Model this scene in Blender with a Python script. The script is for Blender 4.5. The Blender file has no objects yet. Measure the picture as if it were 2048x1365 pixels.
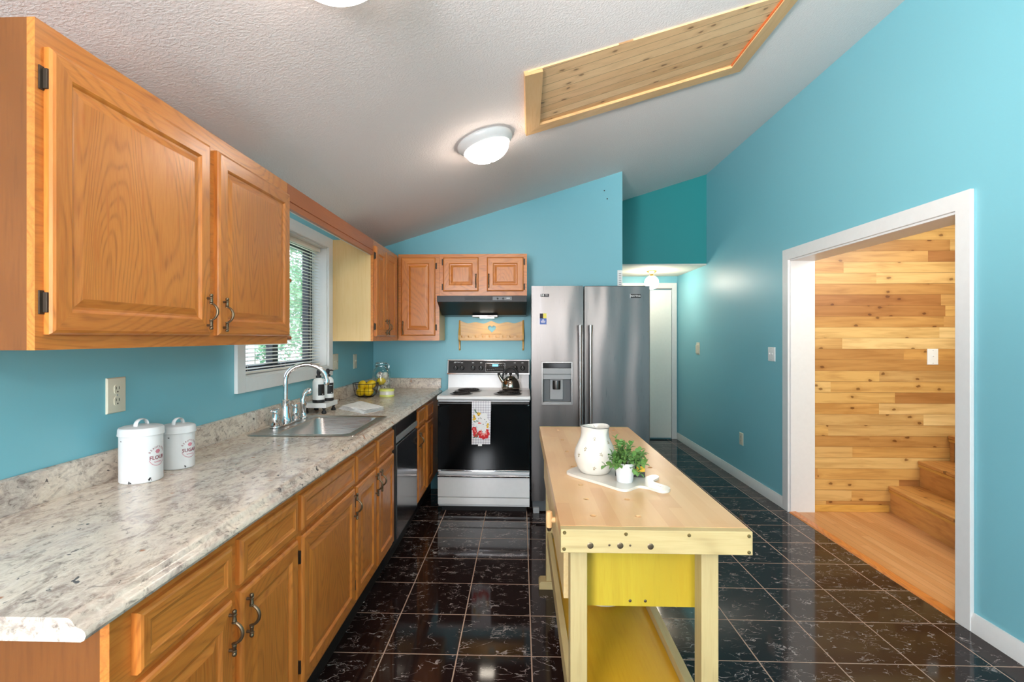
import bpy, bmesh, math, random
from mathutils import Vector, Matrix, Euler
rnd = random.Random(7)
sc = bpy.context.scene
PI = math.pi

# ------------------------------------------------------------------ camera
cam = bpy.data.objects.new('camera', bpy.data.cameras.new('camera'))
sc.collection.objects.link(cam)
cam.data.lens = 18.0; cam.data.sensor_width = 36.0; cam.data.sensor_fit = 'HORIZONTAL'
cam.data.shift_x = 18/2048; cam.data.shift_y = -7.5/2048
cam.data.clip_start = 0.02
cam.location = (0, 0, 1.375)
cam.rotation_euler = (PI/2, 0, math.atan(36/1024))
sc.camera = cam
sc.view_settings.view_transform = 'Standard'
sc.view_settings.look = 'None'
sc.view_settings.exposure = 0.3
sc.view_settings.gamma = 1.0
sc.view_settings.use_curve_mapping = False

# ------------------------------------------------------------------ world, sun, daylight, added fill lights
w = bpy.data.worlds.new('world'); sc.world = w; w.use_nodes = True
wn = w.node_tree.nodes; wl = w.node_tree.links
bg = wn['Background']
tcw = wn.new('ShaderNodeTexCoord'); sep = wn.new('ShaderNodeSeparateXYZ'); rmp = wn.new('ShaderNodeValToRGB')
wl.new(tcw.outputs['Generated'], sep.inputs[0]); wl.new(sep.outputs['Z'], rmp.inputs[0])
rmp.color_ramp.elements[0].position = 0.0; rmp.color_ramp.elements[0].color = (0.85, 0.92, 1.0, 1)
rmp.color_ramp.elements[1].position = 0.6; rmp.color_ramp.elements[1].color = (0.45, 0.66, 1.0, 1)
wl.new(rmp.outputs[0], bg.inputs[0]); bg.inputs[1].default_value = 3.4

def light(name, kind, loc, rot, energy, color, **kw):
    d = bpy.data.lights.new(name, kind); d.energy = energy; d.color = color
    for k, v in kw.items(): setattr(d, k, v)
    o = bpy.data.objects.new(name, d); sc.collection.objects.link(o)
    o.location = loc; o.rotation_euler = rot
    return o
light('sun', 'SUN', (3, 0, 8), Euler((math.radians(20), math.radians(38), 0)), 7.0, (1, .96, .9), angle=0.02)
# behind the camera: daylight from the left side window, plus added fill lights
light('rear_streak_light', 'AREA', (.86, -3.12, 1.2), (PI/2, 0, 0), 9, (0.9, 0.95, 1.0), shape='RECTANGLE', size=.36, size_y=1.9)  # unseen light added to put a bright streak on the refrigerator door
light('side_window_daylight', 'AREA', (-1.20, -1.55, 1.5), (PI/2, 0, -.75), 175, (0.92, 0.95, 1.0), shape='RECTANGLE', size=1.3, size_y=1.3)
light('bounce_light', 'AREA', (0.3, -1.2, 1.3), (PI-.6, 0, 0), 26, (1.0, 0.93, 0.87), shape='RECTANGLE', size=1.6, size_y=1.0)  # unseen upward area light added to brighten the ceiling
light('hall_fill_spot', 'SPOT', (-1.0, -1.3, 1.3), Vector((3.4, 5.3, 1.95)).to_track_quat('-Z', 'Y').to_euler(), 900, (1.0, 0.93, 0.89), spot_size=.70, spot_blend=1.0, shadow_soft_size=.3)  # added spot without a fixture; lifts the right wall, ceiling and hall
light('fill_point', 'POINT', (.62, -.75, 1.95), (0, 0, 0), 42, (1.0, 0.93, 0.84), shadow_soft_size=.12)  # added point light without a fixture; general fill and a refrigerator glint
light('stair_fill', 'AREA', (3.3, 1.8, 2.3), (PI/2-.6, 0, 0), 56, (1.0, 0.95, 0.86), shape='RECTANGLE', size=1.6, size_y=1.0)  # unseen area light added to brighten the stair hall; no window there

# ------------------------------------------------------------------ helpers
def hexc(s, a=1.0):
    v = [int(s[i:i+2], 16)/255 for i in (0, 2, 4)]
    v = [x/12.92 if x <= .04045 else ((x+.055)/1.055)**2.4 for x in v]
    return (v[0], v[1], v[2], a)

class G:
    def __init__(s, name):
        s.m = bpy.data.materials.new(name); s.m.use_nodes = True
        s.nt = s.m.node_tree; s.b = s.nt.nodes['Principled BSDF']
    def n(s, t, props=None, **inp):
        x = s.nt.nodes.new('ShaderNode'+t)
        for k, v in (props or {}).items(): setattr(x, k, v)
        for k, v in inp.items(): s.put(x, k, v)
        return x
    def put(s, x, k, v):
        i = x.inputs[int(k[1:])] if k[0] == '_' else x.inputs[k.replace('_', ' ')]
        if isinstance(v, bpy.types.NodeSocket): s.nt.links.new(v, i)
        else: i.default_value = v
    def obj(s, rand=0.0):
        o = s.n('TexCoord').outputs['Object']
        if rand:
            r = s.n('ObjectInfo').outputs['Random']
            c = s.n('CombineXYZ', X=s.math('MULTIPLY', r, 7.3*rand), Y=s.math('MULTIPLY', r, 3.1*rand), Z=s.math('MULTIPLY', r, 5.7*rand)).outputs[0]
            o = s.n('VectorMath', {'operation': 'ADD'}, _0=o, _1=c).outputs[0]
        return o
    def map(s, v, scale=(1, 1, 1), rot=(0, 0, 0), loc=(0, 0, 0)):
        return s.n('Mapping', Vector=v, Scale=scale, Rotation=rot, Location=loc).outputs[0]
    def noise(s, v, scale=5, detail=3, rough=.5, dist=0, out='Fac'):
        return s.n('TexNoise', Vector=v, Scale=scale, Detail=detail, Roughness=rough, Distortion=dist).outputs[out]
    def vor(s, v, scale=5, feature='F1', out='Distance', rand=1.0):
        return s.n('TexVoronoi', {'feature': feature}, Vector=v, Scale=scale, Randomness=rand).outputs[out]
    def math(s, op, a, b=0.0, c=0.0):
        return s.n('Math', {'operation': op}, _0=a, _1=b, _2=c).outputs[0]
    def ramp(s, f, stops, interp='LINEAR'):
        x = s.n('ValToRGB', Fac=f); e = x.color_ramp; e.interpolation = interp
        while len(e.elements) < len(stops): e.elements.new(0.5)
        for el, (p, c) in zip(e.elements, stops):
            el.position = p; el.color = c if isinstance(c, tuple) else (c, c, c, 1)
        return x.outputs[0]
    def mix(s, f, a, b, mode='MIX'):
        x = s.n('Mix', {'data_type': 'RGBA', 'blend_type': mode})
        s.put(x, '_0', f); s.put(x, '_6', a); s.put(x, '_7', b)
        return x.outputs[2]
    def bump(s, h, strength=.3, dist=.001):
        s.put(s.b, 'Normal', s.n('Bump', Strength=strength, Distance=dist, Height=h).outputs[0])
    def set(s, **kw):
        for k, v in kw.items(): s.put(s.b, {'color': 'Base_Color', 'rough': 'Roughness', 'metal': 'Metallic'}.get(k, k), v)
        return s.m
    def sepx(s, v): return s.n('SeparateXYZ', _0=v).outputs

def plain(name, col, rough=.5, metal=0.0, **kw):
    g = G(name); o = g.obj(1)
    n = g.noise(o, 30, 2)
    c = hexc(col) if isinstance(col, str) else col
    d = tuple(x*.93 for x in c[:3])+(1,)
    return g.set(color=g.mix(n, c, d), rough=rough, metal=metal, **kw)

AX = {'x': (.07, 1, 1), 'y': (1, .07, 1), 'z': (1, 1, .07)}
AX2 = {'x': (.22, 1, 1), 'y': (1, .22, 1), 'z': (1, 1, .22)}
def wood(name, axis, light_, mid, dark, rough=.35, fine=110, cath=5, lines=26, amt=.5, **kw):
    g = G(name); o = g.obj(1)
    f = g.noise(g.map(o, AX[axis]), fine, 3, .6)
    c = g.noise(g.map(o, AX2[axis]), cath, 1.5, .45, .3)
    s = g.math('SINE', g.math('MULTIPLY', c, lines*6.28))
    s = g.math('MULTIPLY_ADD', s, .5, .5)
    s = g.math('POWER', s, 3.0)
    base = g.ramp(f, [(.25, hexc(mid)), (.55, hexc(light_)), (.8, hexc(mid))])
    k = g.math('MULTIPLY', s, g.ramp(f, [(.35, 0.0), (.6, 1.0)]))
    col = g.mix(g.math('MULTIPLY', k, amt), base, hexc(dark))
    big = g.noise(g.map(o, AX2[axis]), 2.2, 2)
    col = g.mix(g.ramp(big, [(.35, 0.0), (.75, .35)]), col, hexc(dark))
    g.bump(g.math('ADD', f, s), .12, .0006)
    return g.set(color=col, rough=rough, **kw)

OAKL, OAKM, OAKD = 'dd8a3c', 'cd722b', '964a1a'
M = {}
for a in 'xyz':
    M['oak_'+a] = wood('oak_'+a, a, OAKL, OAKM, OAKD, .33, Coat_Weight=.25, Coat_Roughness=.25)
    M['pine_'+a] = wood('pine_'+a, a, 'c2ac7a', 'b49c69', '8f784a', .5, 60, 4, 9, .35)
    M['hatch_pine_'+a] = wood('hatch_pine_'+a, a, 'ecc08a', 'e2b076', 'b58552', .5, 60, 4, 9, .35)
    M['maple_'+a] = wood('maple_'+a, a, 'd9bd88', 'cfad76', 'b38c56', .45, 70, 3, 6, .3)
    M['honey_'+a] = wood('honey_'+a, a, 'e0ad58', 'd49c44', 'a06c24', .35, 60, 5, 12, .35)
    M['gold_'+a] = wood('gold_'+a, a, 'dba827', 'd29c1c', 'b47d10', .4, 80, 3, 9, .3)
    M['yellow_'+a] = wood('yellow_'+a, a, 'bfa42c', 'b69722', '9c7c12', .45, 80, 3, 9, .35)
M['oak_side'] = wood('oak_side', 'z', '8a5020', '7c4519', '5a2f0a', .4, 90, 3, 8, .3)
M['valance'] = wood('valance_oak', 'y', 'b9652f', 'ae5c28', '8c4418', .35, 90, 3, 6, .3)
M['birch_side'] = wood('birch_side', 'z', 'ecca92', 'e4be82', 'cba465', .4, 50, 2, 4, .25)

def paint(name, col):
    g = G(name); o = g.obj()
    n = g.noise(o, 220, 2)
    b = g.noise(o, 1.3, 2)
    c = hexc(col); d = tuple(x*.95 for x in c[:3])+(1,)
    g.bump(n, .12, .0006)
    return g.set(color=g.mix(b, c, d), rough=.42)
M['paint'] = paint('teal_wall_paint', '7ebecb')
M['teal_dark'] = paint('deep_teal_soffit', '2a9193')  # deeper, more saturated teal for the soffit face
def ceilmat():
    g = G('textured_ceiling'); o = g.obj()
    n = g.noise(o, 95, 3, .6, .4)
    v = g.vor(o, 120)
    h = g.math('ADD', g.ramp(n, [(.4, 0.0), (.62, 1.0)]), g.math('MULTIPLY', v, .4))
    g.bump(h, .5, .002)
    return g.set(color=hexc('f0e6e3'), rough=.9)
M['ceiling'] = ceilmat()
M['trim'] = plain('white_trim_paint', 'e4e3e1', .35)
M['door_white'] = plain('white_door_paint', 'eceae4', .4)
M['smooth_ceiling'] = plain('smooth_white_ceiling', 'e8e2d6', .8)

def tile():
    g = G('black_marble_tile'); o = g.obj()
    T = .3207; X0, Y0 = .045, 2.207
    x, y, z = g.sepx(o)
    u = g.math('DIVIDE', g.math('SUBTRACT', x, X0), T); v = g.math('DIVIDE', g.math('SUBTRACT', y, Y0), T)
    fu, fv = g.math('FRACT', u), g.math('FRACT', v)
    iu, iv = g.math('FLOOR', u), g.math('FLOOR', v)
    du = g.math('MINIMUM', fu, g.math('SUBTRACT', 1.0, fu)); dv = g.math('MINIMUM', fv, g.math('SUBTRACT', 1.0, fv))
    d = g.math('MINIMUM', du, dv)
    grout = g.math('LESS_THAN', d, .0085)
    wn_ = g.n('TexWhiteNoise', {'noise_dimensions': '3D'}, Vector=g.n('CombineXYZ', X=iu, Y=iv, Z=0.0).outputs[0]).outputs['Color']
    off = g.n('VectorMath', {'operation': 'SCALE'}, _0=wn_, Scale=9.0).outputs[0]
    p = g.n('VectorMath', {'operation': 'ADD'}, _0=o, _1=off).outputs[0]
    warp = g.n('VectorMath', {'operation': 'SCALE'}, _0=g.noise(p, 9, 3, out='Color'), Scale=.10).outputs[0]
    q = g.n('VectorMath', {'operation': 'ADD'}, _0=g.map(p, (.75, 1.5, 1)), _1=warp).outputs[0]
    n1 = g.noise(q, 8.5, 3, .55)
    ridge = g.math('ABSOLUTE', g.math('SUBTRACT', n1, .5))
    wid = g.math('MULTIPLY', g.ramp(g.noise(p, 14, 3, .6), [(.47, 0.0), (.66, 1.0)]), .013)
    vein = g.math('LESS_THAN', ridge, wid)
    n3 = g.noise(q, 20, 3, .6)
    r3 = g.math('ABSOLUTE', g.math('SUBTRACT', n3, .5))
    w3 = g.math('MULTIPLY', g.ramp(g.noise(g.map(p, loc=(3, 1, 0)), 11, 2, .6), [(.53, 0.0), (.67, 1.0)]), .017)
    vein2 = g.math('LESS_THAN', r3, w3)
    vv = g.math('MAXIMUM', vein, vein2)
    vs = g.math('MULTIPLY', vv, g.ramp(g.noise(p, 30, 2), [(.3, .35), (.7, .95)]))
    base = g.mix(g.noise(p, 6, 3), hexc('1a100f'), hexc('2a1c1a'))
    col = g.mix(vs, base, hexc('a39a96'))
    col = g.mix(grout, col, hexc('b09684'))
    rg = g.mix(grout, (.07, .07, .07, 1), (.75, .75, .75, 1))
    g.bump(g.math('SUBTRACT', 1.0, grout), .5, .001)
    return g.set(color=col, rough=rg, Specular_IOR_Level=.32)
M['tile'] = tile()

def granite():
    g = G('granite_laminate'); o = g.obj()
    st = g.map(o, (1.0, .55, 1.0), rot=(0, 0, .55))
    big = g.noise(st, 3.6, 5, .62, .9)
    mid = g.noise(st, 15, 6, .72, 1.2)
    sm = g.noise(st, 60, 4, .7, .6)
    c = g.ramp(big, [(.30, hexc('84756f')), (.42, hexc('b9a598')), (.50, hexc('dccbb8')), (.58, hexc('cdb9ab')), (.66, hexc('a39692')), (.8, hexc('6f6a70'))])
    c2 = g.ramp(mid, [(.30, hexc('5f524e')), (.42, hexc('a8968a')), (.52, hexc('e6d8c6')), (.66, hexc('c3b0a4')), (.8, hexc('84787a'))])
    col = g.mix(.5, c, c2)
    col = g.mix(g.ramp(sm, [(.52, 0.0), (.70, .6)]), col, hexc('efe4d6'))
    col = g.mix(g.ramp(sm, [(.30, .7), (.45, 0.0)]), col, hexc('594a45'))
    dk = g.noise(g.map(o, (1, .8, 1)), 46, 2, .5, .5)
    gate = g.ramp(g.noise(o, 6, 2), [(.42, 0.0), (.6, 1.0)])
    k = g.math('MULTIPLY', g.ramp(dk, [(.655, 0.0), (.69, 1.0)]), gate)
    col = g.mix(g.math('MULTIPLY', k, .88), col, hexc('2f2d36'))
    ru = g.ramp(g.noise(g.map(o, loc=(5, 5, 0)), 15, 1), [(.765, 0.0), (.79, .8)])
    col = g.mix(ru, col, hexc('a35f32'))
    return g.set(color=col, rough=.2, Specular_IOR_Level=.5)
M['granite'] = granite()

def steel(name, col, rough=.24, axis='z', wob=.0, **kw):
    g = G(name); o = g.obj()
    f = g.noise(g.map(o, {'z': (1, 1, .01), 'x': (.01, 1, 1), 'y': (1, .01, 1)}[axis]), 700, 1)
    rg = g.math('MULTIPLY_ADD', f, .12, rough-.06)
    if wob:
        n = g.noise(g.map(o, (3.0, 1, .55)), 1.6, 1, .4)
        g.bump(n, 1.0, wob)
    return g.set(color=hexc(col), metal=1.0, rough=rg, **kw)
M['steel'] = steel('stainless_steel', '75706e', .30, 'z', .02)
M['steel_sink'] = steel('sink_steel', 'c4bfbb', .28, 'x')
M['steel_dark'] = steel('dishwasher_steel', '8d8a8a', .16, 'x')
M['steel_handle'] = steel('brushed_handle_steel', '9b9896', .3, 'z')
M['chrome'] = plain('chrome', 'e6e6e8', .06, 1.0)
M['kettle'] = plain('polished_kettle_steel', 'b9b0a2', .12, 1.0)
M['bronze'] = plain('antique_bronze', '7a6a55', .38, .9)
M['hinge'] = plain('dark_bronze_hinge', '4d4136', .5, .7)
M['brass'] = plain('brushed_brass', 'c0a468', .35, .9)
M['bolt'] = plain('brass_plated_bolt', '8d7d55', .4, .9)
M['black_gloss'] = plain('black_glass', '060607', .1, Specular_IOR_Level=.25)
M['black_enamel'] = plain('black_enamel', '0d0b0b', .3, Specular_IOR_Level=.3)
M['black_panel'] = plain('black_brown_panel', '1d1817', .35, Specular_IOR_Level=.3)
M['black_matte'] = plain('black_plastic', '1b1a1b', .5)
M['black_iron'] = plain('black_wire', '2a1b18', .5, .5)
M['coil'] = plain('burner_coil', '2b2524', .5, .4)
M['drip'] = plain('burner_bowl', '5b5350', .25, .9)
M['white_enamel'] = plain('white_enamel', 'e9e7e6', .22)
M['white_paint_tin'] = plain('white_enamelled_tin', 'dcdcdc', .3)
M['white_ceramic'] = plain('cream_ceramic', 'd9d3c8', .18)
M['white_plastic'] = plain('white_plastic', 'f3f3f1', .35)
M['ivory'] = plain('ivory_plastic', 'ddd3bd', .4)
M['outlet_dark'] = plain('outlet_slot', '4b4438', .6)
M['grey_plastic'] = plain('grey_plastic', '9a9a9a', .4)
M['dark_grey'] = plain('dark_grey_plastic', '55585a', .35)
M['sky_blue'] = plain('blue_sticker', '3157a6', .4)
M['sticker_yellow'] = plain('yellow_sticker', 'd8c83a', .4)
M['toe'] = plain('black_toe_kick', '161110', .6)
M['paper'] = plain('white_paper', 'f4f2ef', .9)
M['dowel'] = wood('dowel_wood', 'y', 'b5683c', 'a85c32', '8a4522', .4)
M['red'] = plain('red_print', 'cf2c31', .9)
M['pink'] = plain('pink_print', 'ec8b80', .9)
M['coral'] = plain('coral_print', 'e5564c', .9)
M['flower_yellow'] = plain('yellow_print', 'e8b93e', .9)
M['print_green'] = plain('green_print', '3f6b4a', .9)
M['print_dark'] = plain('dark_print', '39333a', .9)
M['print_blue'] = plain('blue_print', '36467c', .9)
M['print_red'] = plain('maroon_lettering', '8e4550', .8)
M['print_gold'] = plain('olive_sprig_print', '8a7a52', .6)
M['orange_bead'] = plain('orange_bead', 'cf6a34', .6)
M['soil'] = plain('dark_soil', '33281e', .9)
M['blind'] = plain('cream_blind_slat', 'eee6d8', .5)
M['alu_black'] = plain('black_window_frame', '25262b', .4)
def glass(name, rough=0.0, tint=(1, 1, 1, 1), alpha=.12):
    g = G(name)
    tr = g.n('BsdfTransparent', Color=tint).outputs[0]
    gl = g.n('BsdfGlossy', Color=(1, 1, 1, 1), Roughness=.02).outputs[0]
    fr = g.n('Fresnel', IOR=1.45).outputs[0]
    mx = g.n('MixShader', _0=g.math('MULTIPLY', fr, .45), _1=tr, _2=gl).outputs[0]
    g.nt.links.new(mx, g.nt.nodes['Material Output'].inputs[0])
    return g.m
M['glass'] = glass('clear_window_glass', alpha=.0)
M['jar_glass'] = glass('jar_glass', alpha=.25, tint=(.95, .98, .97, 1))
def emit(name, col, strength, base='ffffff'):
    g = G(name)
    n = g.noise(g.obj(), 8, 1)
    return g.set(color=hexc(base), rough=.4, Emission_Color=g.mix(g.math('MULTIPLY', n, .1), col, tuple(x*.9 for x in col[:3])+(1,)), Emission_Strength=strength)
M['lamp_glow'] = emit('lamp_glass_lit', (1.0, .86, .74, 1), 30)
M['lamp_glow_near'] = emit('near_lamp_glass_lit', (1.0, .86, .76, 1), 14)
M['globe_glow'] = emit('globe_glass_lit', (1.0, .88, .72, 1), 45)
M['hood_glow'] = emit('hood_lens_lit', (1.0, .9, .75, 1), 12)
M['display'] = emit('stove_clock_display', (.25, .75, 1.0, 1), 1.2, '102030')
def leafmat(name, a, b):
    g = G(name); o = g.obj(1)
    return g.set(color=g.mix(g.noise(o, 45, 2), hexc(a), hexc(b)), rough=.5, Subsurface_Weight=.0)
M['leaf'] = leafmat('plant_leaf', '35682b', '7a9f55')
M['stem'] = plain('plant_stem', '6f8a45', .6)
M['tree_leaf'] = leafmat('tree_leaf', '5f8f62', '9cc49a')
M['bark'] = plain('pale_bark', 'a89c8a', .8)
M['grass'] = leafmat('lawn', '8fae86', 'b6cdb0')
def lemonm():
    g = G('lemon_rind'); o = g.obj(1)
    g.bump(g.noise(o, 160, 2), .25, .002)
    return g.set(color=g.mix(g.noise(o, 12, 2), hexc('f0cb1c'), hexc('e3b510')), rough=.38)
M['lemon'] = lemonm()
def potm():
    g = G('printed_ball'); o = g.obj(1)
    v = g.vor(o, 45); n = g.noise(o, 40, 3)
    c = g.mix(g.ramp(v, [(.22, 1.0), (.3, 0.0)]), hexc('e2d6cb'), hexc('5d4a4c'))
    c = g.mix(g.ramp(n, [(.52, 0.0), (.6, .7)]), c, hexc('b98f88'))
    return g.set(color=c, rough=.5)
M['ball'] = potm()
def gingham():
    g = G('gingham_cloth'); o = g.obj()
    x, y, z = g.sepx(o)
    a = g.math('GREATER_THAN', g.math('FRACT', g.math('MULTIPLY', x, 52.0)), .5)
    b = g.math('GREATER_THAN', g.math('FRACT', g.math('MULTIPLY', z, 52.0)), .5)
    s = g.math('MULTIPLY', g.math('ADD', a, b), .5)
    g.bump(g.noise(o, 900, 1), .2, .0003)
    return g.set(color=g.mix(s, hexc('eeebec'), hexc('bdb7be')), rough=.9)
M['gingham'] = gingham()
def clothm():
    g = G('white_speckled_cloth'); o = g.obj()
    g.bump(g.noise(o, 300, 2), .4, .001)
    return g.set(color=g.mix(g.ramp(g.noise(o, 60, 3), [(.45, 0.0), (.7, .5)]), hexc('ecebe9'), hexc('b9b8b9')), rough=.95)
M['cloth'] = clothm()
def butcher():
    g = G('butcher_block_top'); o = g.obj()
    x, y, z = g.sepx(o)
    r = g.math('FLOOR', g.math('DIVIDE', x, .042))
    h = g.n('TexWhiteNoise', {'noise_dimensions': '1D'}, W=r).outputs[0]
    k = g.math('FLOOR', g.math('ADD', g.math('DIVIDE', y, .36), g.math('MULTIPLY', h, 3.0)))
    t = g.n('TexWhiteNoise', {'noise_dimensions': '3D'}, Vector=g.n('CombineXYZ', X=r, Y=k, Z=0.0).outputs[0]).outputs[0]
    f = g.noise(g.map(o, (1, .06, 1)), 90, 3)
    big = g.noise(g.map(o, (1, .5, 1)), 4, 3)
    col = g.ramp(t, [(.0, hexc('d8a873')), (.5, hexc('dfb482')), (1.0, hexc('cb925f'))])
    col = g.mix(g.math('MULTIPLY', f, .35), col, hexc('c48e58'))
    col = g.mix(g.ramp(big, [(.4, 0.0), (.75, .4)]), col, hexc('f0d3a6'))
    return g.set(color=col, rough=.32)
M['butcher'] = butcher()
def planks(name, ax, row, seg, cols, knots=True, rough=.35, kn=6.5, grain=.6, gap=.014):
    """ax: (along, across) component indexes"""
    g = G(name); o = g.obj(); cc = g.sepx(o)
    al, ac = cc[ax[0]], cc[ax[1]]
    rr = g.math('DIVIDE', ac, row); r = g.math('FLOOR', rr); fr = g.math('FRACT', rr)
    h = g.n('TexWhiteNoise', {'noise_dimensions': '1D'}, W=r).outputs[0]
    kk = g.math('ADD', g.math('DIVIDE', al, seg), g.math('MULTIPLY', h, 5.0))
    k = g.math('FLOOR', kk)
    t = g.n('TexWhiteNoise', {'noise_dimensions': '3D'}, Vector=g.n('CombineXYZ', X=r, Y=k, Z=1.0).outputs[0]).outputs[0]
    st = [1, 1, 1]; st[ax[0]] = .09
    sh = g.n('CombineXYZ', X=g.math('MULTIPLY', t, 9.0), Y=g.math('MULTIPLY', r, 1.7), Z=g.math('MULTIPLY', t, 4.0)).outputs[0]
    p = g.n('VectorMath', {'operation': 'ADD'}, _0=o, _1=sh).outputs[0]
    f = g.noise(g.map(p, tuple(st)), 28, 3, .55, .5)
    n = len(cols)
    col = g.ramp(t, [(i/(n-1), hexc(c)) for i, c in enumerate(cols)])
    dk = g.mix(1.0, col, (.62, .5, .38, 1), 'MULTIPLY')
    col = g.mix(g.ramp(f, [(.42, 0.0), (.68, grain)]), col, dk)
    hgt = g.math('GREATER_THAN', g.math('MINIMUM', fr, g.math('SUBTRACT', 1.0, fr)), gap)
    if knots:
        pc = g.sepx(p)
        v2 = g.n('CombineXYZ', X=g.math('MULTIPLY', pc[ax[0]], .62), Y=pc[ax[1]], Z=0.0).outputs[0]
        wob = g.n('VectorMath', {'operation': 'SCALE'}, _0=g.noise(p, 40, 1, out='Color'), Scale=.012).outputs[0]
        v2 = g.n('VectorMath', {'operation': 'ADD'}, _0=v2, _1=wob).outputs[0]
        v = g.n('TexVoronoi', {'feature': 'F1', 'voronoi_dimensions': '2D'}, Vector=v2, Scale=kn).outputs['Distance']
        ks = g.math('MULTIPLY', g.ramp(v, [(.045, 1.0), (.075, 0.0)]), .9)
        col = g.mix(ks, col, hexc('4a2410'))
        col = g.mix(g.ramp(v, [(.06, .4), (.2, 0.0)]), col, dk)
    col = g.mix(g.math('MULTIPLY', g.math('SUBTRACT', 1.0, hgt), .7), col, hexc('6d4520'))
    g.bump(hgt, .4, .002)
    return g.set(color=col, rough=rough)
M['cedar_wall'] = planks('cedar_plank_wall', (0, 2), .0855, 1.15, ['cf9a55', 'd9ac66', 'bd8345', 'e3bc78', 'a8703c', 'd6a55e', 'ecca8c'])
M['step_wood'] = planks('stair_tread_wood', (1, 0), .14, 1.9, ['cf9550', 'dba662', 'c78a48'])
M['hall_wood'] = planks('hall_floor_wood', (1, 0), .057, .9, ['d9a06a', 'cf945e', 'dfaa76', 'c88b56'], knots=False, rough=.28, grain=.3)
M['hatch'] = planks('hatch_tongue_and_groove', (0, 1), .078, 9.0, ['eebf8a', 'e5b27c', 'f2c896', 'eabb84'], rough=.5, gap=.022, grain=.25, kn=7.5)

def link(o): sc.collection.objects.link(o); return o
def thing(name, label, cat, loc=(0, 0, 0), group=None):
    o = link(bpy.data.objects.new(name, None)); o.location = loc; o.empty_display_size = .05
    o['label'] = label; o['category'] = cat
    if group: o['group'] = group
    return o
def tag(o, label, cat, group=None):
    o['label'] = label; o['category'] = cat
    if group: o['group'] = group
    return o

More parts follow.
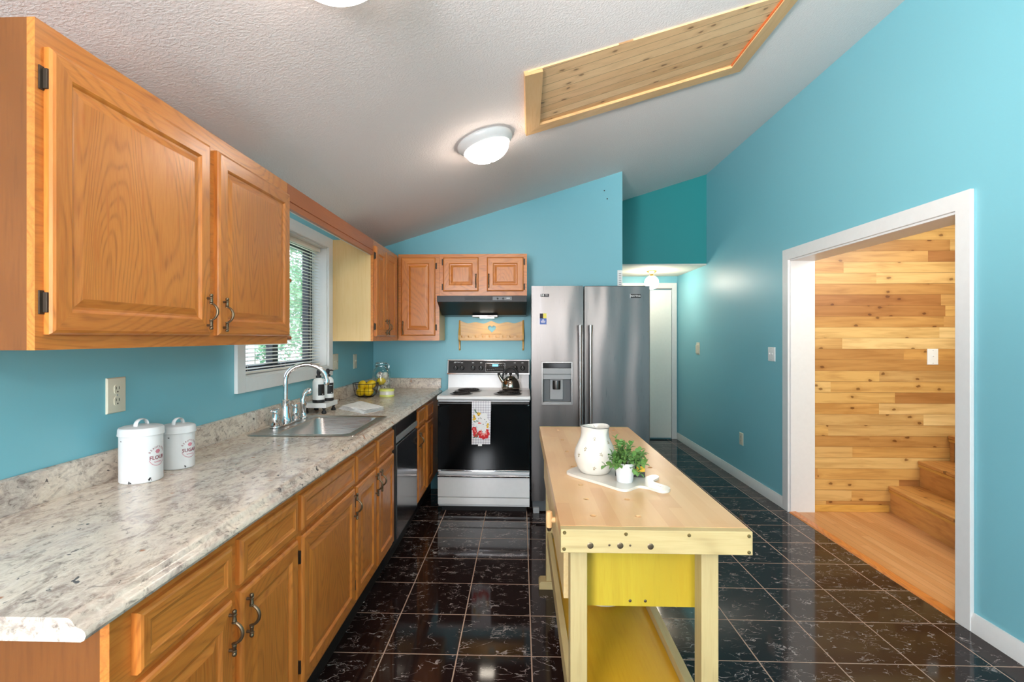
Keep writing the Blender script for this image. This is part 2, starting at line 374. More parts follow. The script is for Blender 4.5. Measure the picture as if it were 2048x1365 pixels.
class B:
    """mesh builder in world coordinates"""
    def __init__(s): s.v = []; s.f = []; s.m = []
    def mark(s): return len(s.v)
    def xf(s, a, fn):
        for i in range(a, len(s.v)): s.v[i] = tuple(fn(*s.v[i]))
        return s
    def box(s, x0, x1, y0, y1, z0, z1, m=0):
        b = len(s.v)
        s.v += [(x, y, z) for z in (z0, z1) for y in (y0, y1) for x in (x0, x1)]
        for q in ((0, 2, 3, 1), (4, 5, 7, 6), (0, 1, 5, 4), (2, 6, 7, 3), (0, 4, 6, 2), (1, 3, 7, 5)):
            s.f.append(tuple(b+i for i in q)); s.m.append(m)
        return s
    def prism(s, pts, a0, a1, axis='y', m=0, mcap=None):
        """pts 2D: axis y -> (x,z); axis x -> (y,z); axis z -> (x,y)"""
        b = len(s.v); n = len(pts)
        for a in (a0, a1):
            for p, q in pts:
                s.v.append({'y': (p, a, q), 'x': (a, p, q), 'z': (p, q, a)}[axis])
        for i in range(n):
            j = (i+1) % n
            s.f.append((b+i, b+j, b+n+j, b+n+i)); s.m.append(m)
        mc = m if mcap is None else mcap
        s.f.append(tuple(b+i for i in range(n))); s.m.append(mc)
        s.f.append(tuple(b+n+i for i in reversed(range(n)))); s.m.append(mc)
        return s
    def lathe(s, prof, c=(0, 0, 0), seg=32, m=0, fn=None):
        """prof (r,z); r=0 at an end closes it"""
        b = len(s.v); rows = []
        for r, z in prof:
            if r <= 1e-6:
                rows.append([len(s.v)]); s.v.append((c[0], c[1], c[2]+z))
            else:
                rows.append(list(range(len(s.v), len(s.v)+seg)))
                for k in range(seg):
                    a = 2*PI*k/seg
                    rr = r if fn is None else r*fn(a, z)
                    s.v.append((c[0]+rr*math.cos(a), c[1]+rr*math.sin(a), c[2]+z))
        for A, C in zip(rows, rows[1:]):
            for k in range(seg):
                k2 = (k+1) % seg
                if len(A) == 1 and len(C) == 1: continue
                if len(A) == 1: q = (A[0], C[k2], C[k])
                elif len(C) == 1: q = (A[k], A[k2], C[0])
                else: q = (A[k], A[k2], C[k2], C[k])
                s.f.append(q); s.m.append(m)
        return s
    def tube(s, path, r, seg=8, m=0, closed=False, flat=1.0):
        P = [Vector(p) for p in path]; n = len(P); rows = []
        R = r if isinstance(r, (list, tuple)) else [r]*n
        up = None
        for i in range(n):
            if closed: t = (P[(i+1) % n]-P[i-1])
            else: t = P[min(i+1, n-1)]-P[max(i-1, 0)]
            t.normalize()
            if up is None:
                up = Vector((0, 0, 1)) if abs(t.z) < .9 else Vector((0, 1, 0))
            u = up-t*up.dot(t)
            if u.length < 1e-5: u = t.orthogonal()
            u.normalize(); up = u; w_ = t.cross(u)
            rows.append(list(range(len(s.v), len(s.v)+seg)))
            for k in range(seg):
                a = 2*PI*k/seg
                s.v.append(tuple(P[i]+u*math.cos(a)*R[i]+w_*math.sin(a)*R[i]*flat))
        pr = list(zip(rows, rows[1:]))
        if closed: pr.append((rows[-1], rows[0]))
        for A, C in pr:
            for k in range(seg):
                s.f.append((A[k], A[(k+1) % seg], C[(k+1) % seg], C[k])); s.m.append(m)
        if not closed:
            s.f.append(tuple(reversed(rows[0]))); s.m.append(m)
            s.f.append(tuple(rows[-1])); s.m.append(m)
        return s
    def ball(s, c, r, m=0, seg=16, rings=10, sc_=(1, 1, 1)):
        pr = [(r*math.sin(PI*i/rings), -r*math.cos(PI*i/rings)) for i in range(rings+1)]
        pr[0] = (0, -r); pr[-1] = (0, r)
        a = s.mark(); s.lathe(pr, (0, 0, 0), seg, m)
        s.xf(a, lambda x, y, z: (c[0]+x*sc_[0], c[1]+y*sc_[1], c[2]+z*sc_[2]))
        return s
    def rings(s, u0, u1, v0, v1, loops, T, mv=0, mh=1, mc=0):
        """nested rectangles (inset, n); T(u,v,n)->xyz"""
        rows = []
        for ins, n in loops:
            rows.append(list(range(len(s.v), len(s.v)+4)))
            for (u, v) in ((u0+ins, v0+ins), (u1-ins, v0+ins), (u1-ins, v1-ins), (u0+ins, v1-ins)): s.v.append(tuple(T(u, v, n)))
        s.f.append(tuple(rows[0])); s.m.append(mc)
        for A, C in zip(rows, rows[1:]):
            for k in range(4):
                s.f.append((A[k], A[(k+1) % 4], C[(k+1) % 4], C[k])); s.m.append(mh if k in (0, 2) else mv)
        s.f.append(tuple(rows[-1])); s.m.append(mc)
        return s
    def text(s, txt, size, T, depth=.0004, m=0, align='CENTER', bold=0.0):
        cu = bpy.data.curves.new('t', 'FONT'); cu.body = txt; cu.size = size; cu.extrude = depth/2
        cu.align_x = align; cu.align_y = 'CENTER'; cu.resolution_u = 2; cu.offset = bold
        ob = bpy.data.objects.new('t', cu); link(ob)
        me = bpy.data.meshes.new_from_object(ob)
        b = len(s.v)
        s.v += [tuple(T(v.co.x, v.co.y, v.co.z)) for v in me.vertices]
        for p in me.polygons: s.f.append(tuple(b+i for i in p.vertices)); s.m.append(m)
        bpy.data.objects.remove(ob); bpy.data.meshes.remove(me); bpy.data.curves.remove(cu)
        return s
    def outline(s, splines, depth, T, m=0):
        """filled 2D shape with holes, extruded"""
        cu = bpy.data.curves.new('o', 'CURVE'); cu.dimensions = '2D'; cu.fill_mode = 'BOTH'; cu.extrude = depth/2
        for pts in splines:
            sp = cu.splines.new('POLY'); sp.points.add(len(pts)-1); sp.use_cyclic_u = True
            for p, (x, y) in zip(sp.points, pts): p.co = (x, y, 0, 1)
        ob = bpy.data.objects.new('o', cu); link(ob)
        me = bpy.data.meshes.new_from_object(ob)
        b = len(s.v)
        s.v += [tuple(T(v.co.x, v.co.y, v.co.z)) for v in me.vertices]
        for p in me.polygons: s.f.append(tuple(b+i for i in p.vertices)); s.m.append(m)
        bpy.data.objects.remove(ob); bpy.data.meshes.remove(me); bpy.data.curves.remove(cu)
        return s
    def build(s, name, mats, parent=None, loc=None, bevel=0, smooth=True, seg=2, weld=False, recalc=True, ang=35):
        if not isinstance(mats, (list, tuple)): mats = [mats]
        off = Vector(parent['_o']) if parent and '_o' in parent else (Vector(parent.location) if parent else Vector(loc or (0, 0, 0)))
        me = bpy.data.meshes.new(name)
        me.from_pydata([tuple(Vector(v)-off) for v in s.v], [], s.f)
        for m in mats: me.materials.append(M[m] if isinstance(m, str) else m)
        for p, i in zip(me.polygons, s.m): p.material_index = min(i, len(mats)-1); p.use_smooth = smooth
        bm = bmesh.new(); bm.from_mesh(me)
        if weld: bmesh.ops.remove_doubles(bm, verts=bm.verts, dist=1e-5)
        if recalc: bmesh.ops.recalc_face_normals(bm, faces=bm.faces)
        bm.to_mesh(me); bm.free()
        if smooth: me.set_sharp_from_angle(angle=math.radians(ang))
        o = link(bpy.data.objects.new(name, me))
        if parent:
            o.parent = parent
            if '_o' in parent: o.location = (0, 0, 0)
        else: o.location = off
        if bevel:
            md = o.modifiers.new('bevel', 'BEVEL'); md.width = bevel; md.segments = seg; md.limit_method = 'ANGLE'; md.angle_limit = math.radians(40); md.harden_normals = bool(smooth)
        return o
def sub(b, name, mats, part, top, **kw):
    """sub-part: child of a part whose own frame equals that of the thing top"""
    o = b.build(name, mats, top, **kw); o.parent = part
    return o
def struct(o): o['kind'] = 'structure'; return o
# ================================================================== STRUCTURE
L, R, YB = -1.345, 2.115, 4.62
def cz(x): return 3.235-.3084*(2.115-x)
b = B().box(L-.15, 2.122, -3.3, 7.1, -.06, 0); struct(b.build('floor', 'tile', smooth=False))
b = B().box(2.122, 4.7, 1.6, 4.25, -.06, 0.004); struct(b.build('floor', 'hall_wood', smooth=False))
b = B().prism([(L-.15, cz(L-.15)), (2.30, cz(2.30)), (2.30, cz(2.30)+.15), (L-.15, cz(L-.15)+.15)], -3.3, 7.1)
struct(b.build('ceiling', 'ceiling', smooth=False))
# left wall with the sink window (2.42..3.50, 1.175..2.0) and an unseen side window behind the camera
WY0, WY1, WZ0, WZ1 = 2.425, 3.50, 1.178, 1.995
xo = L-.145
b = B()
def lw(y0, y1, z0, z1):
    if z1 is None: b.prism([(xo, z0), (L, z0), (L, cz(L)), (xo, cz(xo))], y0, y1)
    else: b.box(xo, L, y0, y1, z0, z1)
lw(-3.3, WY0, 0, None); lw(WY1, YB+.12, 0, None); lw(WY0, WY1, 0, WZ0); lw(WY0, WY1, WZ1, None)
struct(b.build('wall_left', 'paint', smooth=False))
b = B().prism([(L-.145, 0), (.907, 0), (.907, cz(.907)), (L-.145, cz(L-.145))], YB, YB+.12, m=0)
struct(b.build('wall_back', 'paint', smooth=False))
b = B().prism([(.787, 0), (.907, 0), (.907, cz(.907)), (.787, cz(.787))], YB+.12, 7.1)
struct(b.build('wall_hall', 'paint', smooth=False))
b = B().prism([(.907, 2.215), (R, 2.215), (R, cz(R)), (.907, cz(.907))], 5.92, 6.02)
struct(b.build('wall_soffit', 'teal_dark', smooth=False))
b = B().box(.907, R, 5.92, 7.0, 2.2, 2.215)
struct(b.build('ceiling', 'smooth_ceiling', smooth=False))
b = B().box(.907, R, 7.0, 7.1, 0, 2.2); struct(b.build('wall_far', 'paint', smooth=False))
b = B()
OY0, OY1, OZ = 2.55, 4.10, 1.985
RT = 2.295
b.prism([(R, 0), (RT, 0), (RT, cz(RT)), (R, cz(R))], -3.3, OY0)
b.prism([(R, 0), (RT, 0), (RT, cz(RT)), (R, cz(R))], OY1, 7.1)
b.prism([(R, OZ), (RT, OZ), (RT, cz(RT)), (R, cz(R))], OY0, OY1)
struct(b.build('wall_right', 'paint', smooth=False))
# rear wall behind the camera with a tall narrow window, shaped to streak the refrigerator
b = B()
yy0, yy1 = -3.3, -3.18
b.prism([(xo, 0), (.66, 0), (.66, cz(.66)), (xo, cz(xo))], yy0, yy1)
b.prism([(1.06, 0), (RT, 0), (RT, cz(RT)), (1.06, cz(1.06))], yy0, yy1)
b.box(.66, 1.06, yy0, yy1, 0, .2)
b.prism([(.66, 2.2), (1.06, 2.2), (1.06, cz(1.06)), (.66, cz(.66))], yy0, yy1)
struct(b.build('wall_rear', 'paint', smooth=False))
b = B()
for x0, x1, z0, z1 in ((.60, .66, .14, 2.26), (1.06, 1.12, .14, 2.26), (.66, 1.06, .14, .2), (.66, 1.06, 2.2, 2.26)):
    b.box(x0, x1, -3.18, -3.16, z0, z1)
struct(b.build('window_2', 'trim', smooth=False))
# stair hall shell
b = B().box(RT, 4.7, 4.12, 4.24, 0, 3.3); struct(b.build('wall_stair', 'cedar_wall', smooth=False))
b = B().box(4.6, 4.7, 1.6, 4.12, 0, 3.3); struct(b.build('wall_stair_end', 'cedar_wall', smooth=False))
b = B().box(RT, 4.6, 1.6, 1.7, 0, 3.3); struct(b.build('wall_stair_front', 'paint', smooth=False))
b = B().box(RT, 4.7, 1.6, 4.24, 3.2, 3.3); struct(b.build('ceiling', 'smooth_ceiling', smooth=False))
b = B().box(RT+.001, 2.876, 4.105, 4.119, 0.004, .058); struct(b.build('baseboard_stair', 'honey_x', bevel=.003))
# baseboards
b = B()
pr = [(R, 0), (R-.016, 0), (R-.016, .062), (R-.010, .075), (R-.008, .088), (R, .088)]
b.prism(pr, 4.185, 7.0); struct(b.build('baseboard_right', 'trim'))
b = B().prism(pr, -3.18, 2.465); struct(b.build('baseboard_right', 'trim'))
b = B().prism([(7.0, 0), (6.984, 0), (6.984, .062), (6.99, .088), (7.0, .088)], .907, 1.13, axis='x'); struct(b.build('baseboard_far', 'trim'))
# cased opening: casing + jamb lining
b = B()
cw = .085
def casing(x0, x1):
    b.prism([(OY0-cw, 0), (OY0, 0), (OY0, OZ), (OY1, OZ), (OY1, 0), (OY1+cw, 0), (OY1+cw, OZ+cw), (OY0-cw, OZ+cw)], x0, x1, axis='x')
casing(R-.02, R)
b.box(R-.004, RT+.004, OY0-.001, OY0+.012, 0, OZ); b.box(R-.004, RT+.004, OY1-.012, OY1+.001, 0, OZ); b.box(R-.004, RT+.004, OY0, OY1, OZ-.012, OZ+.001)
struct(b.build('trim_1', 'trim', bevel=.003))
b = B().prism([(2.10, 0), (2.155, 0), (2.15, .012), (2.108, .008)], OY0+.012, OY1-.012); struct(b.build('trim_2', 'oak_y'))

# hall closet door, far wall
b = B()
b.prism([(1.13, 0), (1.20, 0), (1.20, 2.04), (2.032, 2.04), (2.032, 0), (2.10, 0), (2.10, 2.108), (1.13, 2.108)], 6.978, 7.0, axis='y')
struct(b.build('trim_3', 'trim', bevel=.003))
d = thing('door_1', 'white flat folding closet door at the end of the hall', 'door', (1.6, 6.96, 0))
struct(d); del d['label']; del d['category']
for x0, x1 in ((1.205, 1.612), (1.617, 2.024)):
    B().box(x0, x1, 6.962, 6.992, .022, 2.012).build('door_panel', 'door_white', d, bevel=.002)
B().box(1.20, 2.032, 6.966, 6.99, 2.022, 2.04).build('door_track', 'grey_plastic', d)

# ------------------------------------------------------------------ sink window
wdw = thing('window_1', 'x', 'x', (L, 2.96, WZ0)); del wdw['label']; del wdw['category']; struct(wdw)
b = B()
cw = .07
Tf = lambda z: z
b.prism([(WY0-cw, WZ0-cw), (WY1+cw, WZ0-cw), (WY1+cw, WZ1+cw), (WY0-cw, WZ1+cw)], L, L+.018, axis='x')
# make casing hollow: four mitre-free boards instead
b = B()
b.box(L, L+.018, WY0-cw, WY0, WZ0-cw, WZ1+cw); b.box(L, L+.018, WY1, WY1+cw, WZ0-cw, WZ1+cw)
b.box(L, L+.018, WY0, WY1, WZ0-cw, WZ0); b.box(L, L+.018, WY0, WY1, WZ1, WZ1+cw)
b.build('window_casing', 'trim', wdw, bevel=.002)
b = B()
b.box(xo+.02, L+.002, WY0-.001, WY0+.008, WZ0, WZ1); b.box(xo+.02, L+.002, WY1-.008, WY1+.001, WZ0, WZ1)
b.box(xo+.02, L+.002, WY0, WY1, WZ0-.001, WZ0+.008); b.box(xo+.02, L+.002, WY0, WY1, WZ1-.008, WZ1+.001)
b.build('window_jamb', 'trim', wdw)
b = B()
fx0, fx1 = xo, xo+.045
y0, y1, z0, z1 = WY0+.008, WY1-.008, WZ0+.008, WZ1-.008
t = .035
ym = (y0+y1)/2
b.box(fx0, fx1, y0, y0+t, z0, z1); b.box(fx0, fx1, y1-t-.02, y1, z0, z1); b.box(fx0, fx1, y0, y1, z0, z0+t); b.box(fx0, fx1, y0, y1, z1-t, z1)
b.box(fx0+.01, fx1+.008, ym-.045, ym+.02, z0, z1); b.box(fx0, fx1-.01, ym+.025, ym+.05, z0, z1)
b.build('window_frame', 'alu_black', wdw, bevel=.002)
B().box(fx0+.018, fx0+.023, y0+t, y1-t, z0+t, z1-t).build('window_pane', 'glass', wdw, smooth=False)

# blind: head rail, slats, bottom rail, cords
bl = thing('window_blind', 'cream mini blind with open slats hanging inside the window above the sink', 'blind', (L-.05, 2.96, WZ1-.01))
bx = L-.052
B().box(bx-.014, bx+.014, WY0+.012, WY1-.012, WZ1-.036, WZ1-.008).build('head_rail', 'blind', bl, bevel=.002)
b = B()
N = 37; zt = WZ1-.048; zb = WZ0+.035
for i in range(N):
    z = zt-(zt-zb)*i/(N-1)
    a = math.radians(-8)
    pts = []
    for k in range(5):
        u = (k/4-.5)*.025
        pts.append((bx+u*math.cos(a), z+u*math.sin(a)+.0016*(1-(u/.0125)**2)))
    low = [(x, zz-.0009) for x, zz in reversed(pts)]
    b.prism(pts+low, WY0+.014, WY1-.014, axis='y')
b.build('slats', 'blind', bl)
B().box(bx-.012, bx+.012, WY0+.014, WY1-.014, WZ0+.011, WZ0+.022).build('bottom_rail', 'blind', bl, bevel=.002)
for y in (WY0+.12, 2.96, WY1-.12):
    b = B()
    for dx in (-.0125, .0125): b.tube([(bx+dx, y, zt+.01), (bx+dx, y, WZ0+.02)], .0008, 5)
    b.build('ladder_cord', 'blind', bl)
B().tube([(bx+.02, WY0+.17, WZ1-.04), (bx+.021, WY0+.17, WZ0+.28)], .0035, 8).build('tilt_wand', 'blind', bl)

# ------------------------------------------------------------------ ceiling hatch
def onceil(x, y, d): # d below the ceiling surface
    n = Vector((.2947, 0, -.9556)); p = Vector((x, y, cz(x)))+n*d
    return p
h = thing('ceiling_hatch', 'knotty pine attic hatch with pine board trim set into the sloped ceiling', 'hatch', (.65, 2.75, cz(.65)))
def cplate(name, pts, d0, d1, mat, par=h):
    b = B(); n = len(pts)
    for d in (d0, d1):
        for x, y in pts: b.v.append(tuple(onceil(x, y, d)))
    for i in range(n):
        j = (i+1) % n; b.f.append((i, j, n+j, n+i)); b.m.append(0)
    b.f.append(tuple(range(n))); b.m.append(0); b.f.append(tuple(range(2*n-1, n-1, -1))); b.m.append(0)
    return b.build(name, mat, par, smooth=False)
P0, P1, P2, P3 = (.012, 2.335), (.024, 3.04), (1.301, 3.105), (1.294, 2.40)
I0, I1, I2, I3 = (.095, 2.345), (.1, 2.945), (1.214, 3.008), (1.214, 2.405)
cplate('hatch_panel', [(.03, 2.337), (.05, 3.0), (1.26, 3.06), (1.26, 2.40)], 0, .008, 'hatch')
cplate('trim_board', [P0, P1, I1, I0], 0, .022, 'hatch_pine_y')
cplate('trim_board', [P1, P2, I2, I1], 0, .022, 'hatch_pine_x')
cplate('trim_board', [P2, P3, I3, I2], 0, .022, 'hatch_pine_y')
o = cplate('bead', [(1.209, 2.41), (1.209, 3.0), (1.213, 3.0), (1.213, 2.41)], 0, .016, 'orange_bead'); o['label'] = 'orange bead strip'

# ------------------------------------------------------------------ ceiling lamps
def flush_lamp(x, y, label, r=.165, tilt=True, z=None, en='lamp_glow'):
    base = Vector((x, y, cz(x))) if tilt else Vector((x, y, z))
    n = Vector((.2947, 0, -.9556)) if tilt else Vector((0, 0, -1))
    t = thing('ceiling_light', label, 'lamp', base)
    e1 = Vector((0, 1, 0)); e2 = n.cross(e1)
    def T(a, b_, c): return base+e1*a+e2*b_+n*c
    b = B(); b.lathe([(0, 0), (r*.97, 0), (r, .006), (r, .016), (r*.95, .03), (r*.9, .036), (r*.84, .05), (r*.80, .052), (r*.79, .046), (0, .046)], seg=48); b.xf(0, T)
    b.build('pan', 'white_enamel', t)
    b = B(); R2 = r*.79
    b.lathe([(R2, .047)]+[(R2*math.cos(k*PI/20), .05+.075*math.sin(k*PI/20)) for k in range(1, 10)]+[(0, .125)], seg=40); b.xf(0, T)
    b.build('glass_dome', en, t)
    b = B(); b.lathe([(0, .122), (.009, .124), (.011, .130), (.007, .137), (0, .139)], seg=16); b.xf(0, T)
    b.build('finial', 'white_enamel', t)
    return t
flush_lamp(-.212, 2.96, 'round white flush ceiling lamp with frosted dome beside the pine hatch')
flush_lamp(-.50, 1.36, 'round white flush ceiling lamp nearest the camera, at the top edge of the photo', en='lamp_glow_near')
gl = thing('globe_light', 'small brass ceiling light with a white glass globe in the hall', 'lamp', (1.617, 6.4, 2.2))
b = B().lathe([(0, 0), (.062, 0), (.064, -.008), (.055, -.02), (.028, -.034), (.018, -.05), (.026, -.056), (.034, -.062), (.034, -.072), (0, -.072)], (1.617, 6.4, 2.2), 28); b.build('canopy', 'brass', gl)
b = B().ball((1.617, 6.4, 2.2-.147), .084, seg=28, rings=18); b.build('glass_globe', 'globe_glow', gl)

# ------------------------------------------------------------------ small wall fittings
def wall_plate(name, label, cat, c, nrm, w_, h_, mats=('ivory',), kind='outlet', gang=1, group=None):
    """c centre on the wall; nrm '+x','-x','-y'"""
    if nrm == '+x': T = lambda u, v, n: (c[0]+n, c[1]+u, c[2]+v)
    elif nrm == '-x': T = lambda u, v, n: (c[0]-n, c[1]-u, c[2]+v)
    else: T = lambda u, v, n: (c[0]+u, c[1]-n, c[2]+v)
    t = thing(name, label, cat, c, group)
    b = B().rings(-w_/2, w_/2, -h_/2, h_/2, [(0, 0), (0, .003), (.003, .006), (.006, .0065)], T, 0, 0, 0)
    b.build('cover_plate', mats[0], t)
    if kind == 'outlet':
        for s in (-1, 1):
            b = B(); a = b.mark(); b.lathe([(0, .0055), (.0165, .0055), (.0165, .0085), (0, .0085)], seg=24)
            b.xf(a, lambda x, y, z: T(max(-.0135, min(.0135, x))*1.0, y+s*.0195, z))
            rc = b.build('receptacle', mats[0], t)
            b = B()
            for u in (-.006, .006):
                a = b.mark(); b.box(u-.0012, u+.0012, s*.0195, s*.0195+.009, .0082, .0092); b.xf(a, T)
            a = b.mark(); b.lathe([(0, .0082), (.0028, .0082), (.0028, .0092), (0, .0092)], seg=10); b.xf(a, lambda x, y, z: T(x, y+s*.0195-.008, z))
            sub(b, 'socket_slots', 'outlet_dark', rc, t)
    elif kind == 'switch':
        for g_ in range(gang):
            u = (g_-(gang-1)/2)*.046*(w_/(.07+.046*(gang-1)))
            b = B(); a = b.mark(); b.box(u-.006, u+.006, -.012, .012, .006, .008); b.xf(a, T); fr = b.build('switch_frame', mats[0], t)
            b = B(); a = b.mark(); b.prism([(.004, -.004), (.016, .004), (.014, .011), (.004, .008)], u-.0045, u+.0045, axis='x'); b.xf(a, lambda x, y, z: T(x, z, y)); b.build('toggle', mats[-1], t)
    elif kind == 'thermo':
        b = B(); a = b.mark(); b.box(-w_*.3, w_*.3, -h_*.38, h_*.3, .006, .022); b.xf(a, T); b.build('slider_box', mats[0], t, bevel=.002)
    for v in ((-h_*.40, h_*.40) if kind != 'outlet' else (0,)):
        b = B(); a = b.mark(); b.lathe([(0, .006), (.003, .006), (.003, .0075), (0, .0078)], seg=10); b.xf(a, lambda x, y, z: T(x, y+v, z))
        b.build('screw', 'grey_plastic', t)
    return t
wall_plate('wall_outlet', 'ivory double outlet on the blue wall above the white canisters', 'outlet', (L, 1.652, 1.183), '+x', .08, .117)
wall_plate('wall_switch', 'wide ivory switch plate just right of the window, above the soap bottles', 'switch', (L, 3.655, 1.197), '+x', .115, .117, kind='switch', gang=2)
wall_plate('wall_switch', 'narrow ivory switch plate on the left wall above the yellow lemons', 'switch', (L, 4.10, 1.18), '+x', .075, .115, kind='switch')
wall_plate('wall_switch', 'white double light switch on the teal wall left of the cased opening', 'switch', (R, 4.395, 1.232), '-x', .118, .118, ('white_plastic',), 'switch', 2)
wall_plate('wall_outlet', 'ivory outlet low on the teal right wall above the baseboard', 'outlet', (R, 4.99, .40), '-x', .078, .118)
wall_plate('wall_thermostat', 'small ivory thermostat high on the teal hall wall', 'thermostat', (R, 6.19, 1.24), '-x', .105, .145, kind='thermo')
wall_plate('wall_switch', 'white light switch on the cedar plank wall above the stairs', 'switch', (3.216, 4.12, 1.222), '-y', .083, .124, ('white_plastic',), 'switch')
for x, z, lb in ((.746, 2.69, 'tiny black nail in the teal back wall, upper of the two'), (.772, 2.616, 'tiny black nail in the teal back wall, lower of the two')):
    b = B(); b.lathe([(0, 0), (.005, 0), (.006, .005), (0, .006)], seg=10); b.xf(0, lambda a, c, d: (x+a, YB-d, z+c))
    tag(b.build('nail', 'black_matte', loc=(x, YB, z)), lb, 'nail')
for y, z in ((5.35, 1.62), (5.1, 1.63)):
    pass
st = thing('slotted_bracket', 'narrow white slotted strip on the wall edge above the refrigerator', 'bracket', (.885, YB, 1.83))
B().box(.862, .905, YB-.012, YB, 1.80, 1.975).build('strip', 'white_plastic', st, bevel=.002)
b = B()
for i in range(7): b.box(.873, .895, YB-.0128, YB-.0115, 1.845+i*.016, 1.852+i*.016)
b.box(.880, .889, YB-.0128, YB-.0115, 1.815, 1.828)
b.build('slots', 'grey_plastic', st)

# ------------------------------------------------------------------ stairs
sx = thing('staircase', 'pine staircase of three visible steps rising right beside the cedar wall', 'stairs', (3.2, 3.3, 0.004))
def sl(x, y): return x-.14*(4.12-y)/1.0*0+(-(4.12-y)*.13)
hs = [.21, .41, .61, .81]; xs = [2.876, 3.10, 3.33, 3.56]
for i, (x, z) in enumerate(zip(xs, hs)):
    x1 = xs[i+1] if i < 3 else 4.6
    z0 = 0.004
    ya, yb = 2.0, 4.119
    b = B(); b.prism([(sl(x, ya)+.018, ya), (x+.018, yb), (x+.04, yb), (sl(x, ya)+.04, ya)], (hs[i-1] if i else z0), z-.03, axis='z')
    b.build('riser', 'step_wood', sx)
    b = B(); b.prism([(sl(x, ya), ya), (x, yb), (x1+.03 if i < 3 else 4.59, yb), ((sl(x1, ya)+.03) if i < 3 else 4.59, ya)], z-.03, z, axis='z')
    b.build('tread', 'step_wood', sx, bevel=.008)
    b = B(); b.prism([(sl(x, ya)+.006, ya), (x+.006, yb), (x+.018, yb), (sl(x, ya)+.018, ya)], z-.05, z-.03, axis='z')
    b.build('cove_moulding', 'honey_y', sx)
b = B()
# ================================================================== CABINETS
def TL(x): return lambda u, v, n: (x+n, u, v)          # faces +X, u along Y
def TB(y): return lambda u, v, n: (u, y-n, v)          # faces -Y, u along X
DOOR = [(0, 0), (0, .012), (.004, .017), (.010, .0195), (.050, .0195), (.054, .0165), (.058, .0120), (.064, .0115), (.082, .0165), (.084, .0168)]
DRAW = [(0, 0), (0, .012), (.004, .017), (.009, .0195), (.026, .0195), (.028, .0175), (.036, .0145), (.038, .0145)]
def pull(T, u, v, par, top, flip=1):
    b = B()
    pr = [(0, .0), (.004, .001), (.0058, .004), (.0055, .008), (.0035, .0105), (.0062, .012), (.0062, .014), (.0042, .0155), (.005, .024), (.0058, .028), (.0042, .030), (.0066, .0315), (.0066, .0335), (0, .034)]
    for s in (-1, 1):
        a = b.mark(); b.lathe(pr, seg=12)
        b.xf(a, lambda x, y, z: T(u+x, v+s*(.059-z), .0135+y))
    pts = []
    for k in range(13):
        q = k/12; ang = PI*q
        pts.append((0, -.0275*math.cos(ang)*(1-.12*math.sin(ang)), .0115+.023*math.sin(ang)))
    a = b.mark(); b.tube(pts, [.0030+.0016*math.sin(PI*k/12) for k in range(13)], 8)
    b.xf(a, lambda x, y, z: T(u+x, v+y, z))
    for s in (-1, 1):
        a = b.mark(); b.lathe([(0, 0), (.0042, 0), (.0042, .016), (0, .016)], seg=10)
        b.xf(a, lambda x, y, z: T(u+x, v+s*.044+y, z))
    for i in range(len(b.v)): pass
    a = b
    return sub(a, 'handle', 'bronze', par, top)
def hinge(T, u, v, par, top, side):
    b = B()
    a = b.mark(); b.box(min(0, side*.012), max(0, side*.012), -.026, .026, -.0005, .003); b.box(-.004, .004, -.022, .022, 0, .012)
    b.xf(a, lambda x, y, z: T(u+x, v+y, z))
    return sub(b, 'hinge', 'hinge', par, top, bevel=.001)
def shiftT(T, d): return lambda u, v, n: T(u, v, n+d)
def cab_door(T, u0, u1, v0, v1, top, handle=None, hinges=None, name='door', loops=DOOR, horiz='y', oak=True):
    w_ = u1-u0
    lp = loops
    if w_ < .2: 
        k = .036; lp = [(a if a <= .01 else (.010+(a-.010)*.66), n) for a, n in loops]
    b = B().rings(u0, u1, v0, v1, lp, T, 0, 1, 0 if name == 'door' else 1)
    d = b.build(name, ['oak_z', 'oak_'+horiz], top, smooth=False)
    if handle: pull(shiftT(T, .0195), handle[0], handle[1], d, top)
    if hinges is not None:
        s = -1 if hinges == 'l' else 1
        u = u0 if hinges == 'l' else u1
        for v in (v0+.07*(1 if v1-v0 > .35 else .55), v1-.07*(1 if v1-v0 > .35 else .55)):
            hinge(T, u+s*.001, v, d, top, s)
    return d
def frame(T, u0, u1, v0, v1, holes, mats, top, th=.018, name='face_frame'):
    """face frame board with door openings cut out"""
    b = B()
    us = sorted({u0, u1} | {h[0] for h in holes} | {h[1] for h in holes}); vs = sorted({v0, v1} | {h[2] for h in holes} | {h[3] for h in holes})
    def isin(u, v): return any(h[0] < u < h[1] and h[2] < v < h[3] for h in holes)
    for i in range(len(us)-1):
        run = None
        for j in range(len(vs)-1):
            if not isin((us[i]+us[i+1])/2, (vs[j]+vs[j+1])/2):
                if run is None: run = vs[j]
            elif run is not None:
                a = b.mark(); b.box(us[i], us[i+1], run, vs[j], -th, 0, 0); b.xf(a, T); run = None
        if run is not None:
            a = b.mark(); b.box(us[i], us[i+1], run, vs[-1], -th, 0, 0); b.xf(a, T)
    return b.build(name, mats, top, smooth=False)

UF = -1.04
